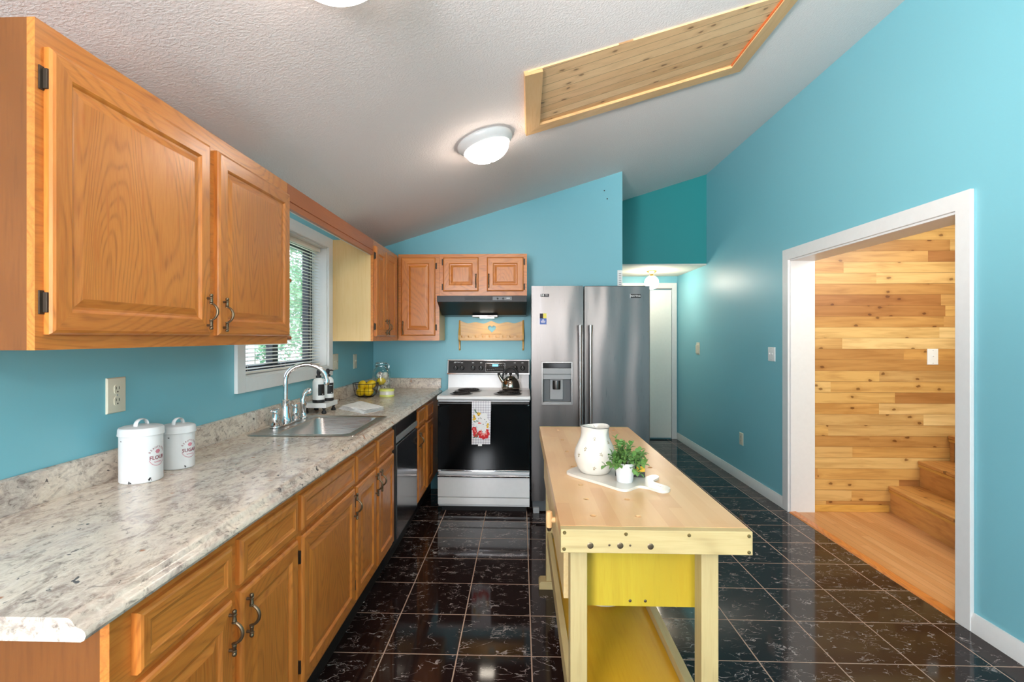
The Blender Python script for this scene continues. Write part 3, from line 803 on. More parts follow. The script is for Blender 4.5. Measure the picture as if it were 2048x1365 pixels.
# --- left wall cabinet nearest the camera
Z0, Z1 = 1.347, 2.062
t = thing('wall_cabinet', 'large oak wall cabinet with two raised-panel doors at upper left', 'cabinet', (L, 1.65, Z0), 'oak wall cabinets')
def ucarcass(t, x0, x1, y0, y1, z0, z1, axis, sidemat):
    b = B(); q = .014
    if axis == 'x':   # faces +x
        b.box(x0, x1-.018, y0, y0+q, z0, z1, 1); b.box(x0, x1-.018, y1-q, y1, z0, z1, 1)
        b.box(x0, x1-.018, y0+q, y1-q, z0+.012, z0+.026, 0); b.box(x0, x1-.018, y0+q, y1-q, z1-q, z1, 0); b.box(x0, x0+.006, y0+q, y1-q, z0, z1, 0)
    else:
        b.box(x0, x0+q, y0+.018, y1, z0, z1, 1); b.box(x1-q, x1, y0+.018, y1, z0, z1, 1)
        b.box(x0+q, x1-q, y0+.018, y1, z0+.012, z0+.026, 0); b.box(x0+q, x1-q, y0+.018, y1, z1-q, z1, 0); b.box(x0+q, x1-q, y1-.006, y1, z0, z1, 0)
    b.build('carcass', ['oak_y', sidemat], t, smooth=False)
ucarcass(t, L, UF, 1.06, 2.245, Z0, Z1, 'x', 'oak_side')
frame(TL(UF), 1.06, 2.245, Z0, Z1, [(1.10, 1.63, 1.40, 2.0), (1.72, 2.205, 1.40, 2.0)], 'oak_y', t)
cab_door(TL(UF), 1.080, 1.655, 1.381, 2.008, t, (1.632, 1.458), 'l')
cab_door(TL(UF), 1.698, 2.235, 1.381, 2.008, t, (1.722, 1.452), 'r')
# --- valance
v = thing('valance_board', 'reddish oak valance board above the sink window', 'valance', (UF, 2.9, 1.96))
b = B().prism([(UF-.018, 1.955), (UF, 1.955), (UF, 1.983), (UF-.004, 1.986), (UF, 1.989), (UF, 2.062), (UF-.018, 2.062)], 2.2465, 3.5685)
b.build('board', 'valance', v, smooth=False)
B().box(UF-.026, UF-.0185, 2.2465, 3.5685, 1.953, 1.964).build('back_lip', 'trim', v, smooth=False)
# --- left corner wall cabinet
t = thing('wall_cabinet', 'oak corner wall cabinet with pale birch side and two narrow doors right of the window', 'cabinet', (L, 3.9, Z0), 'oak wall cabinets')
YF = 4.30
ucarcass(t, L, UF, 3.57, YB-.001, Z0, Z1, 'x', 'birch_side')
frame(TL(UF), 3.57, 4.281, Z0, Z1, [(3.63, 3.81, 1.40, 2.0), (3.89, 4.12, 1.40, 2.0)], 'oak_y', t)
cab_door(TL(UF), 3.60, 3.845, 1.381, 2.025, t, (3.822, 1.452), 'l')
cab_door(TL(UF), 3.862, 4.165, 1.381, 2.025, t, (3.89, 1.452), None)
# --- back wall tall cabinet
t = thing('wall_cabinet', 'oak wall cabinet with one tall door on the back wall, left of the hood', 'cabinet', (-.86, YB, Z0), 'oak wall cabinets')
ZT = 2.077
ucarcass(t, UF+.001, -.689, YF, YB-.001, Z0, ZT, 'y', 'birch_side')
frame(TB(YF), UF+.001, -.689, Z0, ZT, [(-.985, -.745, 1.41, 2.03)], 'oak_x', t)
cab_door(TB(YF), -1.012, -.722, 1.388, 2.047, t, (-.992, 1.455), 'r', horiz='x')
# --- over-hood cabinet
t = thing('wall_cabinet', 'short oak wall cabinet with two square doors above the range hood', 'cabinet', (-.32, YB, 1.715), 'oak wall cabinets')
ucarcass(t, -.688, .05, YF, YB-.001, 1.715, ZT, 'y', 'oak_side')
frame(TB(YF), -.688, .05, 1.715, ZT, [(-.63, -.38, 1.78, 2.03), (-.26, 0.0, 1.78, 2.03)], 'oak_x', t)
cab_door(TB(YF), -.655, -.357, 1.761, 2.047, t, (-.378, 1.848), 'l', horiz='x')
cab_door(TB(YF), -.286, .021, 1.761, 2.047, t, (-.270, 1.848), 'r', horiz='x')

# --- base cabinets
BF = -.752; TOP = .874; BB = .165
def base_cab(label, y0, y1, cells, side0=False, side1=False):
    """cells: (y0,y1,handle side, hinge side)"""
    t = thing('base_cabinet', label, 'cabinet', (L, (y0+y1)/2, 0), 'oak base cabinets')
    b = B(); q = .015
    b.box(L+.002, BF-.018, y0, y0+q, BB, TOP, 1); b.box(L+.002, BF-.018, y1-q, y1, BB, TOP, 1)
    b.box(L+.002, BF-.018, y0+q, y1-q, BB, BB+.015, 0); b.box(L+.002, L+.008, y0+q, y1-q, BB, TOP, 0)
    b.build('carcass', ['oak_y', 'oak_side'], t, smooth=False)
    B().box(L+.05, BF-.065, y0, y1, 0, BB).build('toe_kick', 'toe', t, smooth=False)
    holes = []
    for a, c, hs_, hg in cells:
        holes += [(a+.02, c-.02, .74, .825), (a+.02, c-.02, .215, .69)]
    frame(TL(BF), y0, y1, BB, TOP, holes, 'oak_y', t)
    for a, c, hs_, hg in cells:
        dr = cab_door(TL(BF), a, c, .722, .842, t, None, None, 'drawer', DRAW)
        u = c-.022 if hs_ == 'r' else a+.022
        cab_door(TL(BF), a, c, .193, .704, t, (u, .632) if hs_ else None, hg)
    return t
base_cab('oak base cabinet with two drawers over two doors nearest the camera', .91, 1.683, [(.962, 1.283, 'r', 'l'), (1.322, 1.668, 'l', None)])
base_cab('oak base cabinet with one wide drawer and door beside the nearest cabinet', 1.684, 2.255, [(1.70, 2.248, 'r', 'l')])
base_cab('oak sink base cabinet with two doors left of the dishwasher', 2.256, 2.965, [(2.272, 2.580, 'r', 'l'), (2.612, 2.940, 'l', None)])
base_cab('narrow oak base cabinet between the dishwasher and the stove', 3.62, YB-.002, [(3.64, 3.92, 'l', None), (4.0, 4.27, None, None)])
# --- dishwasher
t = thing('dishwasher', 'stainless steel dishwasher built in under the counter', 'dishwasher', (L, 3.29, 0))
B().box(L+.05, -.775, 3.005, 3.60, .10, .868).build('body', 'black_matte', t)
B().box(-.775, -.733, 3.008, 3.597, .175, .735).build('door', 'steel_dark', t, bevel=.004)
b = B().prism([(-.775, .738), (-.745, .738), (-.733, .752), (-.733, .785), (-.775, .785)], 3.008, 3.597); b.build('handle_pocket', 'grey_plastic', t, bevel=.002)
B().box(-.775, -.737, 3.008, 3.597, .788, .868).build('control_panel', 'black_enamel', t, bevel=.003)
B().box(L+.05, -.81, 3.008, 3.597, 0, .10).build('toe_kick', 'toe', t)
B().box(-.775, -.738, 2.968, 3.004, .17, .870).build('side_trim', 'black_matte', t)

# --- countertop with backsplash
CT = .914
ct = thing('countertop', 'speckled grey-brown laminate countertop running along the left wall to the stove', 'countertop', (L, 2.7, .874))
edge = [(-.775, .874), (-.722, .874), (-.716, .877), (-.713, .884), (-.715, .891), (-.721, .896), (-.728, .898), (-.733, .902), (-.737, .909), (-.743, .9135), (-.752, CT), (-.775, CT)]
b = B()
CY0 = .815
SX0, SX1, SY0, SY1 = -1.25, -.80, 2.37, 2.92
b.prism(edge, CY0, YB-.001)
b.box(L+.001, -.775, CY0, SY0, .874, CT); b.box(L+.001, -.775, SY1, YB-.001, .874, CT)
b.box(L+.001, SX0, SY0, SY1, .874, CT); b.box(SX1, -.775, SY0, SY1, .874, CT)
b.build('worktop', 'granite', ct, smooth=True)
bs = [(L+.001, CT), (L+.021, CT), (L+.021, .992), (L+.018, 1.002), (L+.012, 1.006), (L+.001, 1.006)]
b = B().prism(bs, CY0, YB-.001); b.build('backsplash', 'granite', ct, bevel=.001)
b = B().prism([(YB-.001, CT), (YB-.021, CT), (YB-.021, .992), (YB-.018, 1.002), (YB-.012, 1.006), (YB-.001, 1.006)], L+.021, -.722, axis='x'); b.build('backsplash', 'granite', ct, bevel=.001)

# --- sink
s = thing('kitchen_sink', 'stainless steel drop-in sink with one rectangular bowl', 'sink', (-1.03, 2.65, CT))
def rrect(x0, x1, y0, y1, r, n=6):
    pts = []
    for cx, cy, a0 in ((x1-r, y1-r, 0), (x0+r, y1-r, 90), (x0+r, y0+r, 180), (x1-r, y0+r, 270)):
        for k in range(n+1):
            a = math.radians(a0+90*k/n); pts.append((cx+r*math.cos(a), cy+r*math.sin(a)))
    return pts
b = B()
levels = [(rrect(-1.285, -.772, 2.335, 2.955, .03), CT+.001), (rrect(-1.283, -.774, 2.337, 2.953, .03), CT+.004), (rrect(-1.277, -.780, 2.343, 2.947, .028), CT+.0045),
          (rrect(-1.272, -.785, 2.348, 2.942, .026), CT+.0025), (rrect(-1.172, -.818, 2.388, 2.908, .045), CT+.0025), (rrect(-1.167, -.823, 2.393, 2.903, .043), CT-.004),
          (rrect(-1.160, -.830, 2.400, 2.896, .045), CT-.12), (rrect(-1.145, -.845, 2.415, 2.881, .05), CT-.152), (rrect(-1.12, -.87, 2.44, 2.856, .05), CT-.158), (rrect(-1.02, -.97, 2.62, 2.68, .024), CT-.162)]
rows = []
for pts, z in levels:
    rows.append(list(range(len(b.v), len(b.v)+len(pts)))); b.v += [(x, y, z) for x, y in pts]
for A, C in zip(rows, rows[1:]):
    for k in range(len(A)):
        b.f.append((A[k], A[(k+1) % len(A)], C[(k+1) % len(A)], C[k])); b.m.append(0)
b.f.append(tuple(rows[-1])); b.m.append(0)
bowl = b.build('basin', 'steel_sink', s, ang=50, recalc=True)
B().lathe([(0, .0), (.036, 0), (.04, .003), (.03, .004), (.022, -.001), (0, -.001)], (-.995, 2.65, CT-.1605), 24).build('drain', 'chrome', s)
# --- faucet
f = thing('faucet', 'chrome high-arc gooseneck faucet with two lever handles behind the sink', 'faucet', (-1.24, 2.655, CT+.003))
fz = CT+.003
b = B()
pts = rrect(-1.268, -1.212, 2.515, 2.795, .027)
b.prism(pts, fz, fz+.010, axis='z'); b.build('base_plate', 'chrome', f, bevel=.003)
b = B().lathe([(0, .01), (.031, .01), (.033, .02), (.026, .035), (.024, .06), (.0215, .09), (.0195, .115), (.021, .12), (.021, .127), (.0145, .131), (.0, .131)], (-1.24, 2.655, fz), 28); b.build('spout_base', 'chrome', f)
pth = []
for k in range(5): pth.append((-1.24, 2.655, fz+.125+.11*k/4))
R_ = .098
for k in range(1, 15):
    a = PI-(PI*.93)*k/14
    pth.append((-1.24+R_+R_*math.cos(a), 2.655+.004*k, fz+.235+.078*math.sin(a)*1.0))
x_, y_, z_ = pth[-1]
pth.append((x_+.004, y_+.002, z_-.025))
b = B().tube(pth, .0125, 14); sp = b.build('spout', 'chrome', f, ang=60)
b = B().lathe([(0, -.03), (.0135, -.03), (.0155, -.022), (.015, -.006), (.0135, 0), (0, 0)], (x_+.004, y_+.002, z_-.02), 20); sub(b, 'aerator', 'chrome', sp, f)
for yy, s_ in ((2.540, -1), (2.770, 1)):
    b = B().lathe([(0, .01), (.024, .01), (.026, .016), (.018, .028), (.022, .04), (.017, .058), (.012, .072), (.015, .078), (.011, .09), (0, .094)], (-1.24, yy, fz), 20)
    hd = b.build('handle_body', 'chrome', f)
    b = B().tube([(-1.24, yy-.03*s_, fz+.088), (-1.24, yy, fz+.088), (-1.235, yy+.045*s_, fz+.092)], [.0045, .006, .0045], 10)
    b.ball((-1.24, yy-.032*s_, fz+.088), .007, seg=12, rings=8); b.ball((-1.235, yy+.047*s_, fz+.092), .0065, seg=12, rings=8)
    sub(b, 'lever', 'chrome', hd, f)
sp = thing('side_sprayer', 'chrome side sprayer standing right of the faucet', 'sprayer', (-1.237, 2.868, fz))
B().lathe([(0, 0), (.024, 0), (.025, .006), (.019, .014), (.015, .03), (0, .03)], (-1.237, 2.868, fz), 20).build('holder', 'chrome', sp)
b = B(); b.tube([(-1.237, 2.868, fz+.02), (-1.237, 2.868, fz+.05), (-1.237, 2.870, fz+.08), (-1.238, 2.862, fz+.105), (-1.235, 2.872, fz+.132), (-1.225, 2.89, fz+.150)], [.011, .017, .019, .014, .012, .016], 14)
b.build('spray_head', 'chrome', sp, ang=70)
b = B().ball((-1.218, 2.896, fz+.150), .018, seg=16, rings=10, sc_=(1, .5, 1)); b.build('nozzle', 'chrome', sp)

# --- soap riser tray and bottles
t = thing('riser_tray', 'white wooden riser tray on dark turned feet behind the sink', 'tray', (-1.24, 3.12, CT))
B().box(-1.318, -1.168, 3.03, 3.225, .950, .978).build('board', 'trim', t, bevel=.002)
fp = [(0, 0), (.013, 0), (.015, .004), (.013, .012), (.008, .018), (.0075, .024), (.012, .03), (.013, .036), (0, .036)]
for x in (-1.298, -1.188):
    for y in (3.05, 3.205):
        B().lathe(fp, (x, y, CT+.0004), 16).build('foot', 'black_matte', t)
def bottle(x, y, label, lines):
    t = thing('soap_bottle', label, 'bottle', (x, y, .978), 'white soap pump bottles on the riser tray')
    c = (x, y, .978)
    B().lathe([(0, .018), (.0345, .018), (.0355, .022), (.0355, .118), (.034, .130), (.027, .142), (.016, .148), (.014, .152), (0, .152)], c, 28).build('body', 'white_plastic', t)
    B().lathe([(0, 0), (.035, 0), (.036, .003), (.036, .018), (0, .018)], c, 28).build('base_band', 'black_matte', t)
    b = B().lathe([(0, .150), (.016, .150), (.016, .163), (.009, .165), (.009, .172), (.011, .174), (.0125, .184), (.010, .196), (.006, .2), (0, .2)], c, 18)
    b.tube([(x, y, .978+.188), (x+.012, y+.03, .978+.188), (x+.016, y+.05, .978+.184)], [.005, .004, .003], 8); b.build('pump', 'black_matte', t)
    b = B(); r = .0359; a0 = math.radians(-38)
    hw, z0, z1 = .62, .045, .112
    n = 8
    for j, rr in enumerate((r, r+.0006)):
        for k in range(n+1):
            a = a0-hw+2*hw*k/n
            for z in (z0, z1): b.v.append((x+rr*math.cos(a), y+rr*math.sin(a), .978+z))
    m_ = 2*(n+1)
    for k in range(n):
        i = m_+2*k; b.f.append((i, i+2, i+3, i+1)); b.m.append(0)
        i = 2*k; b.f.append((i, i+1, i+3, i+2)); b.m.append(0)
    lb = b.build('label_plate', 'black_matte', t)
    b = B()
    def T(u, v, n_): 
        a = a0+u/r; return (x+(r+.0008+n_)*math.cos(a), y+(r+.0008+n_)*math.sin(a), .978+v)
    for u, v, w_ in lines:
        a = b.mark(); 
        for q in range(6):
            b.box(u-w_/2+w_*q/6, u-w_/2+w_*(q+.86)/6, v-.0012, v+.0012, 0, .0003)
        b.xf(a, T)
    sub(b, 'label_print', 'white_plastic', lb, t)
bottle(-1.232, 3.078, 'white soap pump bottle with black label, front one on the riser tray', [(.006, .052, .009)])
bottle(-1.214, 3.178, 'white soap pump bottle with black label, back one on the riser tray', [(0, .096, .02), (.006, .052, .009)])

# --- folded dish cloth
def folded(name, label, corners, z0, layers, mat, sep_=.0045):
    b = B(); n = 14
    for ly in range(layers):
        base = len(b.v)
        sh = 1-.03*ly
        cx = sum(c[0] for c in corners)/4; cy = sum(c[1] for c in corners)/4
        cc = [(cx+(c[0]-cx)*sh+.004*ly, cy+(c[1]-cy)*sh) for c in corners]
        for top in (0, 1):
            for i in range(n+1):
                for j in range(n+1):
                    s_, t_ = i/n, j/n
                    x = (cc[0][0]*(1-s_)+cc[1][0]*s_)*(1-t_)+(cc[3][0]*(1-s_)+cc[2][0]*s_)*t_
                    y = (cc[0][1]*(1-s_)+cc[1][1]*s_)*(1-t_)+(cc[3][1]*(1-s_)+cc[2][1]*s_)*t_
                    e = min(s_, 1-s_, t_, 1-t_)
                    r_ = min(1, e*6)
                    z = z0+ly*sep_+(sep_*.85*(.25+.75*math.sqrt(r_)) if top else 0)+(.0022*math.sin(9*s_+4*t_+ly)*r_*top if top else 0)
                    b.v.append((x+.003*math.sin(13*t_), y+.003*math.sin(11*s_), z))
        N2 = (n+1)**2
        for i in range(n):
            for j in range(n):
                q = base+i*(n+1)+j
                b.f.append((q, q+n+1, q+n+2, q+1)); b.m.append(0)
                q += N2
                b.f.append((q, q+1, q+n+2, q+n+1)); b.m.append(0)
        ring = [i*(n+1) for i in range(n)]+[n*(n+1)+j for j in range(n)]+[(n-i)*(n+1)+n for i in range(n)]+[n-j for j in range(n)]
        for a, c in zip(ring, ring[1:]+ring[:1]):
            b.f.append((base+a, base+c, base+N2+c, base+N2+a)); b.m.append(0)
    o = b.build(name, mat, loc=(sum(c[0] for c in corners)/4, sum(c[1] for c in corners)/4, z0), ang=80)
    return o
tag(folded('dish_cloth', '', [(-1.178, 3.25), (-.945, 3.045), (-.865, 3.215), (-1.13, 3.53)], CT+.0006, 4, 'cloth', .0062), 'white speckled cloth folded flat on the counter beside the sink', 'cloth')

# --- lemons in wire basket
bk = thing('wire_basket', 'dark wire basket holding yellow lemons on the counter corner', 'basket', (-1.20, 3.92, CT))
b = B(); cx, cy = -1.20, 3.92
def ringp(r, z, n=28): return [(cx+r*math.cos(2*PI*k/n), cy+r*math.sin(2*PI*k/n), CT+z) for k in range(n)]
b.tube(ringp(.098, .105), .0026, 6, closed=True); b.build('rim', 'black_iron', bk)
b = B()
for r, z in ((.088, .05), (.060, .004), (.03, .003)): b.tube(ringp(r, z), .0015, 5, closed=True)
for k in range(18):
    a = 2*PI*k/18; P = [(.0, .003), (.055, .003), (.078, .018), (.088, .05), (.098, .105)]
    b.tube([(cx+r*math.cos(a), cy+r*math.sin(a), CT+z) for r, z in P], .0013, 5)
b.build('wire_mesh', 'black_iron', bk)
def lemon(c, rot, label, r=.033, grp='lemons in the wire basket'):
    b = B(); pr = []
    for i in range(15):
        a = PI*i/14; rr = r*math.sin(a); z = -r*1.22*math.cos(a)
        if i in (0, 14): rr = 0; z *= 1.13
        elif i in (1, 13): rr *= .62; z *= 1.06
        pr.append((rr, z))
    b.lathe(pr, (0, 0, 0), 20)
    Rm = Euler(rot).to_matrix()
    b.xf(0, lambda x, y, z: Vector(c)+Rm @ Vector((x, y, z)))
    return tag(b.build('lemon', 'lemon', loc=c, ang=80), label, 'lemon', grp)
for i, (dx, dy, dz, rot, lb) in enumerate([
    (-.034, -.024, .040, (1.4, .2, .3), 'yellow lemon low at the front left of the wire basket'),
    (.030, -.026, .042, (1.3, 0, 1.2), 'yellow lemon low at the front right of the wire basket'),
    (-.002, .032, .041, (1.5, .5, 2.0), 'yellow lemon low at the rear of the wire basket, behind the others'),
    (-.028, .0, .088, (.35, .3, .2), 'yellow lemon standing upper left in the wire basket'),
    (.036, .010, .094, (.5, .9, 1.0), 'yellow lemon upper right in the wire basket, beside the jar')]):
    lemon((cx+dx, cy+dy, CT+dz), rot, lb)
# --- glass jar
j = thing('glass_jar', 'clear glass clamp-lid jar holding printed balls and a lemon in the counter corner', 'jar', (-1.135, 4.13, CT))
jc = (-1.135, 4.13, CT+.0005)
b = B().lathe([(0, 0), (.062, 0), (.070, .006), (.072, .02), (.072, .175), (.066, .198), (.052, .214), (.049, .222), (.049, .236), (.046, .236), (.046, .222), (.049, .212), (.063, .196), (.069, .174), (.069, .02), (.064, .008), (0, .008)], jc, 36); b.build('jar_body', 'jar_glass', j, ang=60)
B().lathe([(0, .238), (.050, .238), (.052, .243), (.050, .252), (.04, .258), (0, .26)], jc, 32).build('lid', 'jar_glass', j, ang=60)
b = B()
for z in (.226, .247): b.tube([(jc[0]+.0515*math.cos(2*PI*k/28), jc[1]+.0515*math.sin(2*PI*k/28), CT+z) for k in range(28)], .0016, 6, closed=True)
b.tube([(jc[0]+.052, jc[1]-.01, CT+.247), (jc[0]+.064, jc[1]-.01, CT+.236), (jc[0]+.066, jc[1]-.008, CT+.20), (jc[0]+.06, jc[1]-.005, CT+.226)], .0016, 6)
b.tube([(jc[0]-.052, jc[1], CT+.247), (jc[0]-.06, jc[1], CT+.238), (jc[0]-.052, jc[1], CT+.226)], .0016, 6)
b.build('clamp_wire', 'chrome', j)
pos = [(-.029, -.022, .042), (.030, -.022, .042), (0, .034, .042), (-.034, .01, .096), (.030, .018, .094), (.004, -.030, .106), (-.018, .022, .150), (.034, -.012, .150)]
names = ['low at the front left', 'low at the front right', 'low at the rear', 'at the middle left', 'at the middle right', 'M', 'near the top left', 'near the top right']
for (dx, dy, dz), nm in zip(pos, names):
    c = (jc[0]+dx, jc[1]+dy, CT+dz)
    if nm == 'M': lemon(c, (0, 1.5, .1), 'yellow lemon in the middle of the glass jar', .030, 'fruit in the glass jar'); continue
    b = B().ball(c, .029, seg=20, rings=14)
    tag(b.build('printed_ball', 'ball', loc=c, ang=80), 'pale printed ball '+nm+' of the glass jar', 'ball', 'printed balls in the glass jar')
# --- yellow tin
t = thing('butter_dish', 'small oval yellow and white lidded dish in front of the glass jar', 'dish', (-1.045, 3.955, CT))
def oval(rx, ry, z0, z1, m, name, prof=None):
    b = B(); b.lathe([(0, z0+.0005), (rx, z0+.0005), (rx, z1), (rx*.97, z1+.002), (0, z1+.002)], (0, 0, 0), 28)
    b.xf(0, lambda x, y, z: (-1.045+x, 3.955+y*ry/rx, CT+z)); return b.build(name, m, t)
M['pale_yellow'] = plain('pale_yellow_glaze', 'd3d86c', .3)
oval(.058, .042, 0, .014, 'pale_yellow', 'base'); oval(.057, .041, .014, .042, 'white_ceramic', 'band'); oval(.059, .043, .042, .058, 'pale_yellow', 'lid')

# --- canisters
def canister(x, y, r, h_, word, label, a0, chips):
    t = thing('canister', label, 'canister', (x, y, CT), 'white enamel kitchen canisters')
    c = (x, y, CT+.0005); hb = h_*.86
    B().lathe([(0, 0), (r-.003, 0), (r, .003), (r, hb), (r-.002, hb), (r-.002, hb-.004), (0, hb-.004)], c, 48).build('body', 'white_paint_tin', t)
    lid = B().lathe([(0, hb-.003), (r+.0035, hb-.012), (r+.0045, hb-.010), (r+.0035, hb-.006), (r+.003, hb+.008), (r, hb+.013), (r*.85, hb+.016), (0, hb+.02)], c, 48).build('lid', 'white_paint_tin', t)
    pts = []
    for k in range(13):
        a = PI*k/12; pts.append((x+.0, y-.026*math.cos(a), CT+hb+.012+.026*math.sin(a)**.7))
    b = B().tube(pts, .0022, 8, flat=3.2); sub(b, 'lid_handle', 'white_paint_tin', lid, t)
    rr = r+.0003
    def T(u, v, n): 
        a = a0+u/rr; return (x+(rr+n)*math.cos(a), y+(rr+n)*math.sin(a), CT+v)
    zc = hb*.50
    b = B(); b.text(word, .0175, lambda u, v, n: T(u, v+zc-.004, n+.0003), bold=.0002)
    R0 = .030
    for txt, s_, R1 in (('BEAUTIFUL', 1, .030), ('THE FINEST', -1, .029)):
        if s_ < 0: continue
        for k, ch in enumerate(txt):
            a = math.radians(150-120*k/(len(txt)-1)); px, pz = R1*math.cos(a), R1*math.sin(a)
            ca, sa = math.cos(a-PI/2), math.sin(a-PI/2)
            b.text(ch, .0085, lambda u, v, n: T(px+u*ca-v*sa, zc+pz+u*sa+v*ca, n+.0003))
    b.build('lettering', 'print_red', t, smooth=False)
    b = B()
    for k in range(16):   # lower arc of tiny dashes and a script line
        a = math.radians(205+130*k/15); m0 = b.mark(); b.box(-.0016, .0016, -.0011, .0011, 0, .0003)
        b.xf(m0, lambda u, v, n: T(.029*math.cos(a)+u, zc+.029*math.sin(a)+v, n+.0003))
    m0 = b.mark(); b.tube([(-.013+.026*q/20, zc-.0175+.0018*math.sin(q*1.7), .0006) for q in range(21)], .0006, 5); b.xf(m0, T)
    # rose
    for k in range(6):
        a = 2*PI*k/6; m0 = b.mark(); b.lathe([(0, 0), (.0042, 0), (.0042, .0003), (0, .0003)], seg=10)
        b.xf(m0, lambda u, v, n: T(u+.0045*math.cos(a), v*.8+zc+.016+.0035*math.sin(a), n+.0003))
    b.build('rose_emblem', M['pink_dull'], t, smooth=False)
    b = B()
    for ca_, cz_, sz in chips:
        for q in range(5):
            m0 = b.mark(); b.lathe([(0, 0), (sz*(.35+.5*rnd.random()), 0), (sz*.3, .0004), (0, .0004)], seg=7)
            du, dv = rnd.uniform(-sz, sz), rnd.uniform(-sz, sz)
            b.xf(m0, lambda u, v, n: T((ca_-a0)*rr+u+du, max(.0005, cz_+v+dv), n+.0002))
    b.build('enamel_chips', 'black_matte', t, smooth=False)
M['pink_dull'] = plain('rose_print', 'c77f8c', .8)
canister(-1.226, 1.612, .060, .185, 'FLOUR', 'white enamel canister marked FLOUR, larger and nearest, below the double outlet', math.radians(-7), [(math.radians(-82), .008, .004), (math.radians(-30), .010, .0045), (math.radians(-112), .135, .002)])
canister(-1.218, 1.778, .052, .158, 'SUGAR', 'white enamel canister marked SUGAR, smaller, behind the flour canister', math.radians(-13), [(math.radians(-32), .008, .003), (math.radians(-88), .112, .002)])

# --- paper towel holder on the cabinet side
t = thing('paper_towel_holder', 'wooden paper towel holder pegs on the side of the large wall cabinet', 'holder', (-1.10, 2.25, 1.36))
B().box(-1.165, -1.12, 2.2455, 2.262, 1.352, 1.70).build('backplate', 'dowel', t, bevel=.003)
for z, n_ in ((1.372, 'peg'), (1.652, 'peg')):
    B().tube([(-1.135, 2.262, z), (-1.128, 2.40, z), (-1.126, 2.46, z)], [.010, .010, .010], 12).build('peg', 'dowel', t, bevel=.003)
b = B().lathe([(0.018, 0), (.052, 0), (.052, .255), (.018, .255)], (-1.131, 2.335, 1.385), 32)
for k in range(1): pass
b.f += [(k, (k+1) % 32, 96+(k+1) % 32, 96+k) for k in range(32)]; b.m += [0]*32
tag(b.build('paper_towel_roll', 'paper', loc=(-1.131, 2.335, 1.385)), 'white paper towel roll between the wooden pegs left of the window', 'paper towel')
# ================================================================== RANGE HOOD
t = thing('range_hood', 'black under-cabinet range hood with lit lamp above the stove', 'range hood', (-.32, YB, 1.56))
HF = 4.16
hx0, hx1 = -.684, .046
b = B()
b.prism([(HF, 1.662), (HF, 1.714), (YB-.002, 1.714), (YB-.002, 1.560), (4.40, 1.566), (4.38, 1.575), (HF+.02, 1.655)], hx0, hx1, axis='x')
b.build('shell', 'black_enamel', t, smooth=False, bevel=.002)
B().box(hx0-.001, hx1+.001, HF-.006, HF+.004, 1.662, 1.713).build('fascia', 'black_panel', t, bevel=.002)
B().box(-.23, -.075, HF-.008, HF-.005, 1.676, 1.705).build('control_plate', 'dark_grey', t)
for x in (-.19, -.145):
    b = B(); b.lathe([(0, 0), (.008, 0), (.007, .009), (0, .01)], seg=14); b.xf(0, lambda a, c, d: (x+a, HF-.008-d, 1.69+c)); b.build('rocker_knob', 'black_matte', t)
b = B(); b.box(-.118, -.09, HF-.0086, HF-.0078, 1.690, 1.694); b.build('control_print', 'white_plastic', t)
b = B()
for k in range(3): b.box(-.46+k*.085, -.385+k*.085, HF-.0068, HF-.0055, 1.678, 1.703)
b.build('vent_slots', 'black_matte', t)
B().box(-.42, -.20, 4.385, 4.50, 1.548, 1.566).build('lamp_housing', 'steel', t, bevel=.003)
B().box(-.355, -.235, 4.39, 4.49, 1.540, 1.549).build('lamp_lens', 'hood_glow', t, bevel=.003)

# ================================================================== SPICE / SPOON RACK
t = thing('wooden_rack', 'honey pine spoon rack with scalloped top and heart cutout below the hood', 'rack', (-.27, YB, 1.25))
rx0, rx1 = -.560, .026
def scallop():
    top = []; n = 60
    for k in range(n+1):
        q = k/n; x = rx0+.012+(rx1-rx0-.024)*q
        z = 1.505+.006*math.cos(q*2*PI*4)+.010*math.exp(-((q-.5)/.06)**2)+.012*(abs(q-.5)*2)**6
        top.append((x, z))
    return top
out = [(rx0+.012, 1.352), (rx1-.012, 1.352)]+list(reversed(scallop()))
hc = (-.262, 1.452); heart = []
for k in range(40):
    a = 2*PI*k/40
    heart.append((hc[0]+0.0023*16*math.sin(a)**3/1.02, hc[1]+.0023*(13*math.cos(a)-5*math.cos(2*a)-2*math.cos(3*a)-math.cos(4*a))))
b = B(); b.outline([out, heart], .012, lambda x, y, z: (x, YB-.014+z, y)); b.build('back_board', 'honey_x', t, smooth=False)
for x in (rx0, rx1-.014):
    pr = []
    for y, z in ((0, 1.525), (-.012, 1.53), (-.022, 1.50), (-.030, 1.46), (-.05, 1.43), (-.064, 1.40), (-.066, 1.375), (-.060, 1.352), (-.03, 1.335), (-.022, 1.30), (-.024, 1.275), (-.014, 1.258), (0, 1.256)):
        pr.append((YB-.001+y, z))
    b = B().prism(pr, x, x+.014, axis='x'); b.build('side_bracket', 'honey_z', t, bevel=.002)
B().box(rx0+.014, rx1-.014, YB-.062, YB-.02, 1.352, 1.362).build('shelf', 'honey_x', t)
b = B()
pts = [(rx0+.0145, 1.346), (rx1-.0145, 1.346)]
nt = 9; W = (rx1-rx0-.029)
top = []
for k in range(nt):
    a0 = rx1-.0145-W*k/nt; w_ = W/nt
    top += [(a0, 1.393), (a0-w_*.28, 1.393), (a0-w_*.28, 1.372), (a0-w_*.82, 1.372), (a0-w_*.82, 1.393)]
pts += top+[(rx0+.0145, 1.393)]
b.prism(pts, YB-.064, YB-.054, axis='y'); b.build('notched_rail', 'hatch_pine_x', t, bevel=.001)
B().box(-.36, -.18, YB-.024, YB-.0202, 1.402, 1.410).build('cross_bead', 'honey_x', t, bevel=.002)

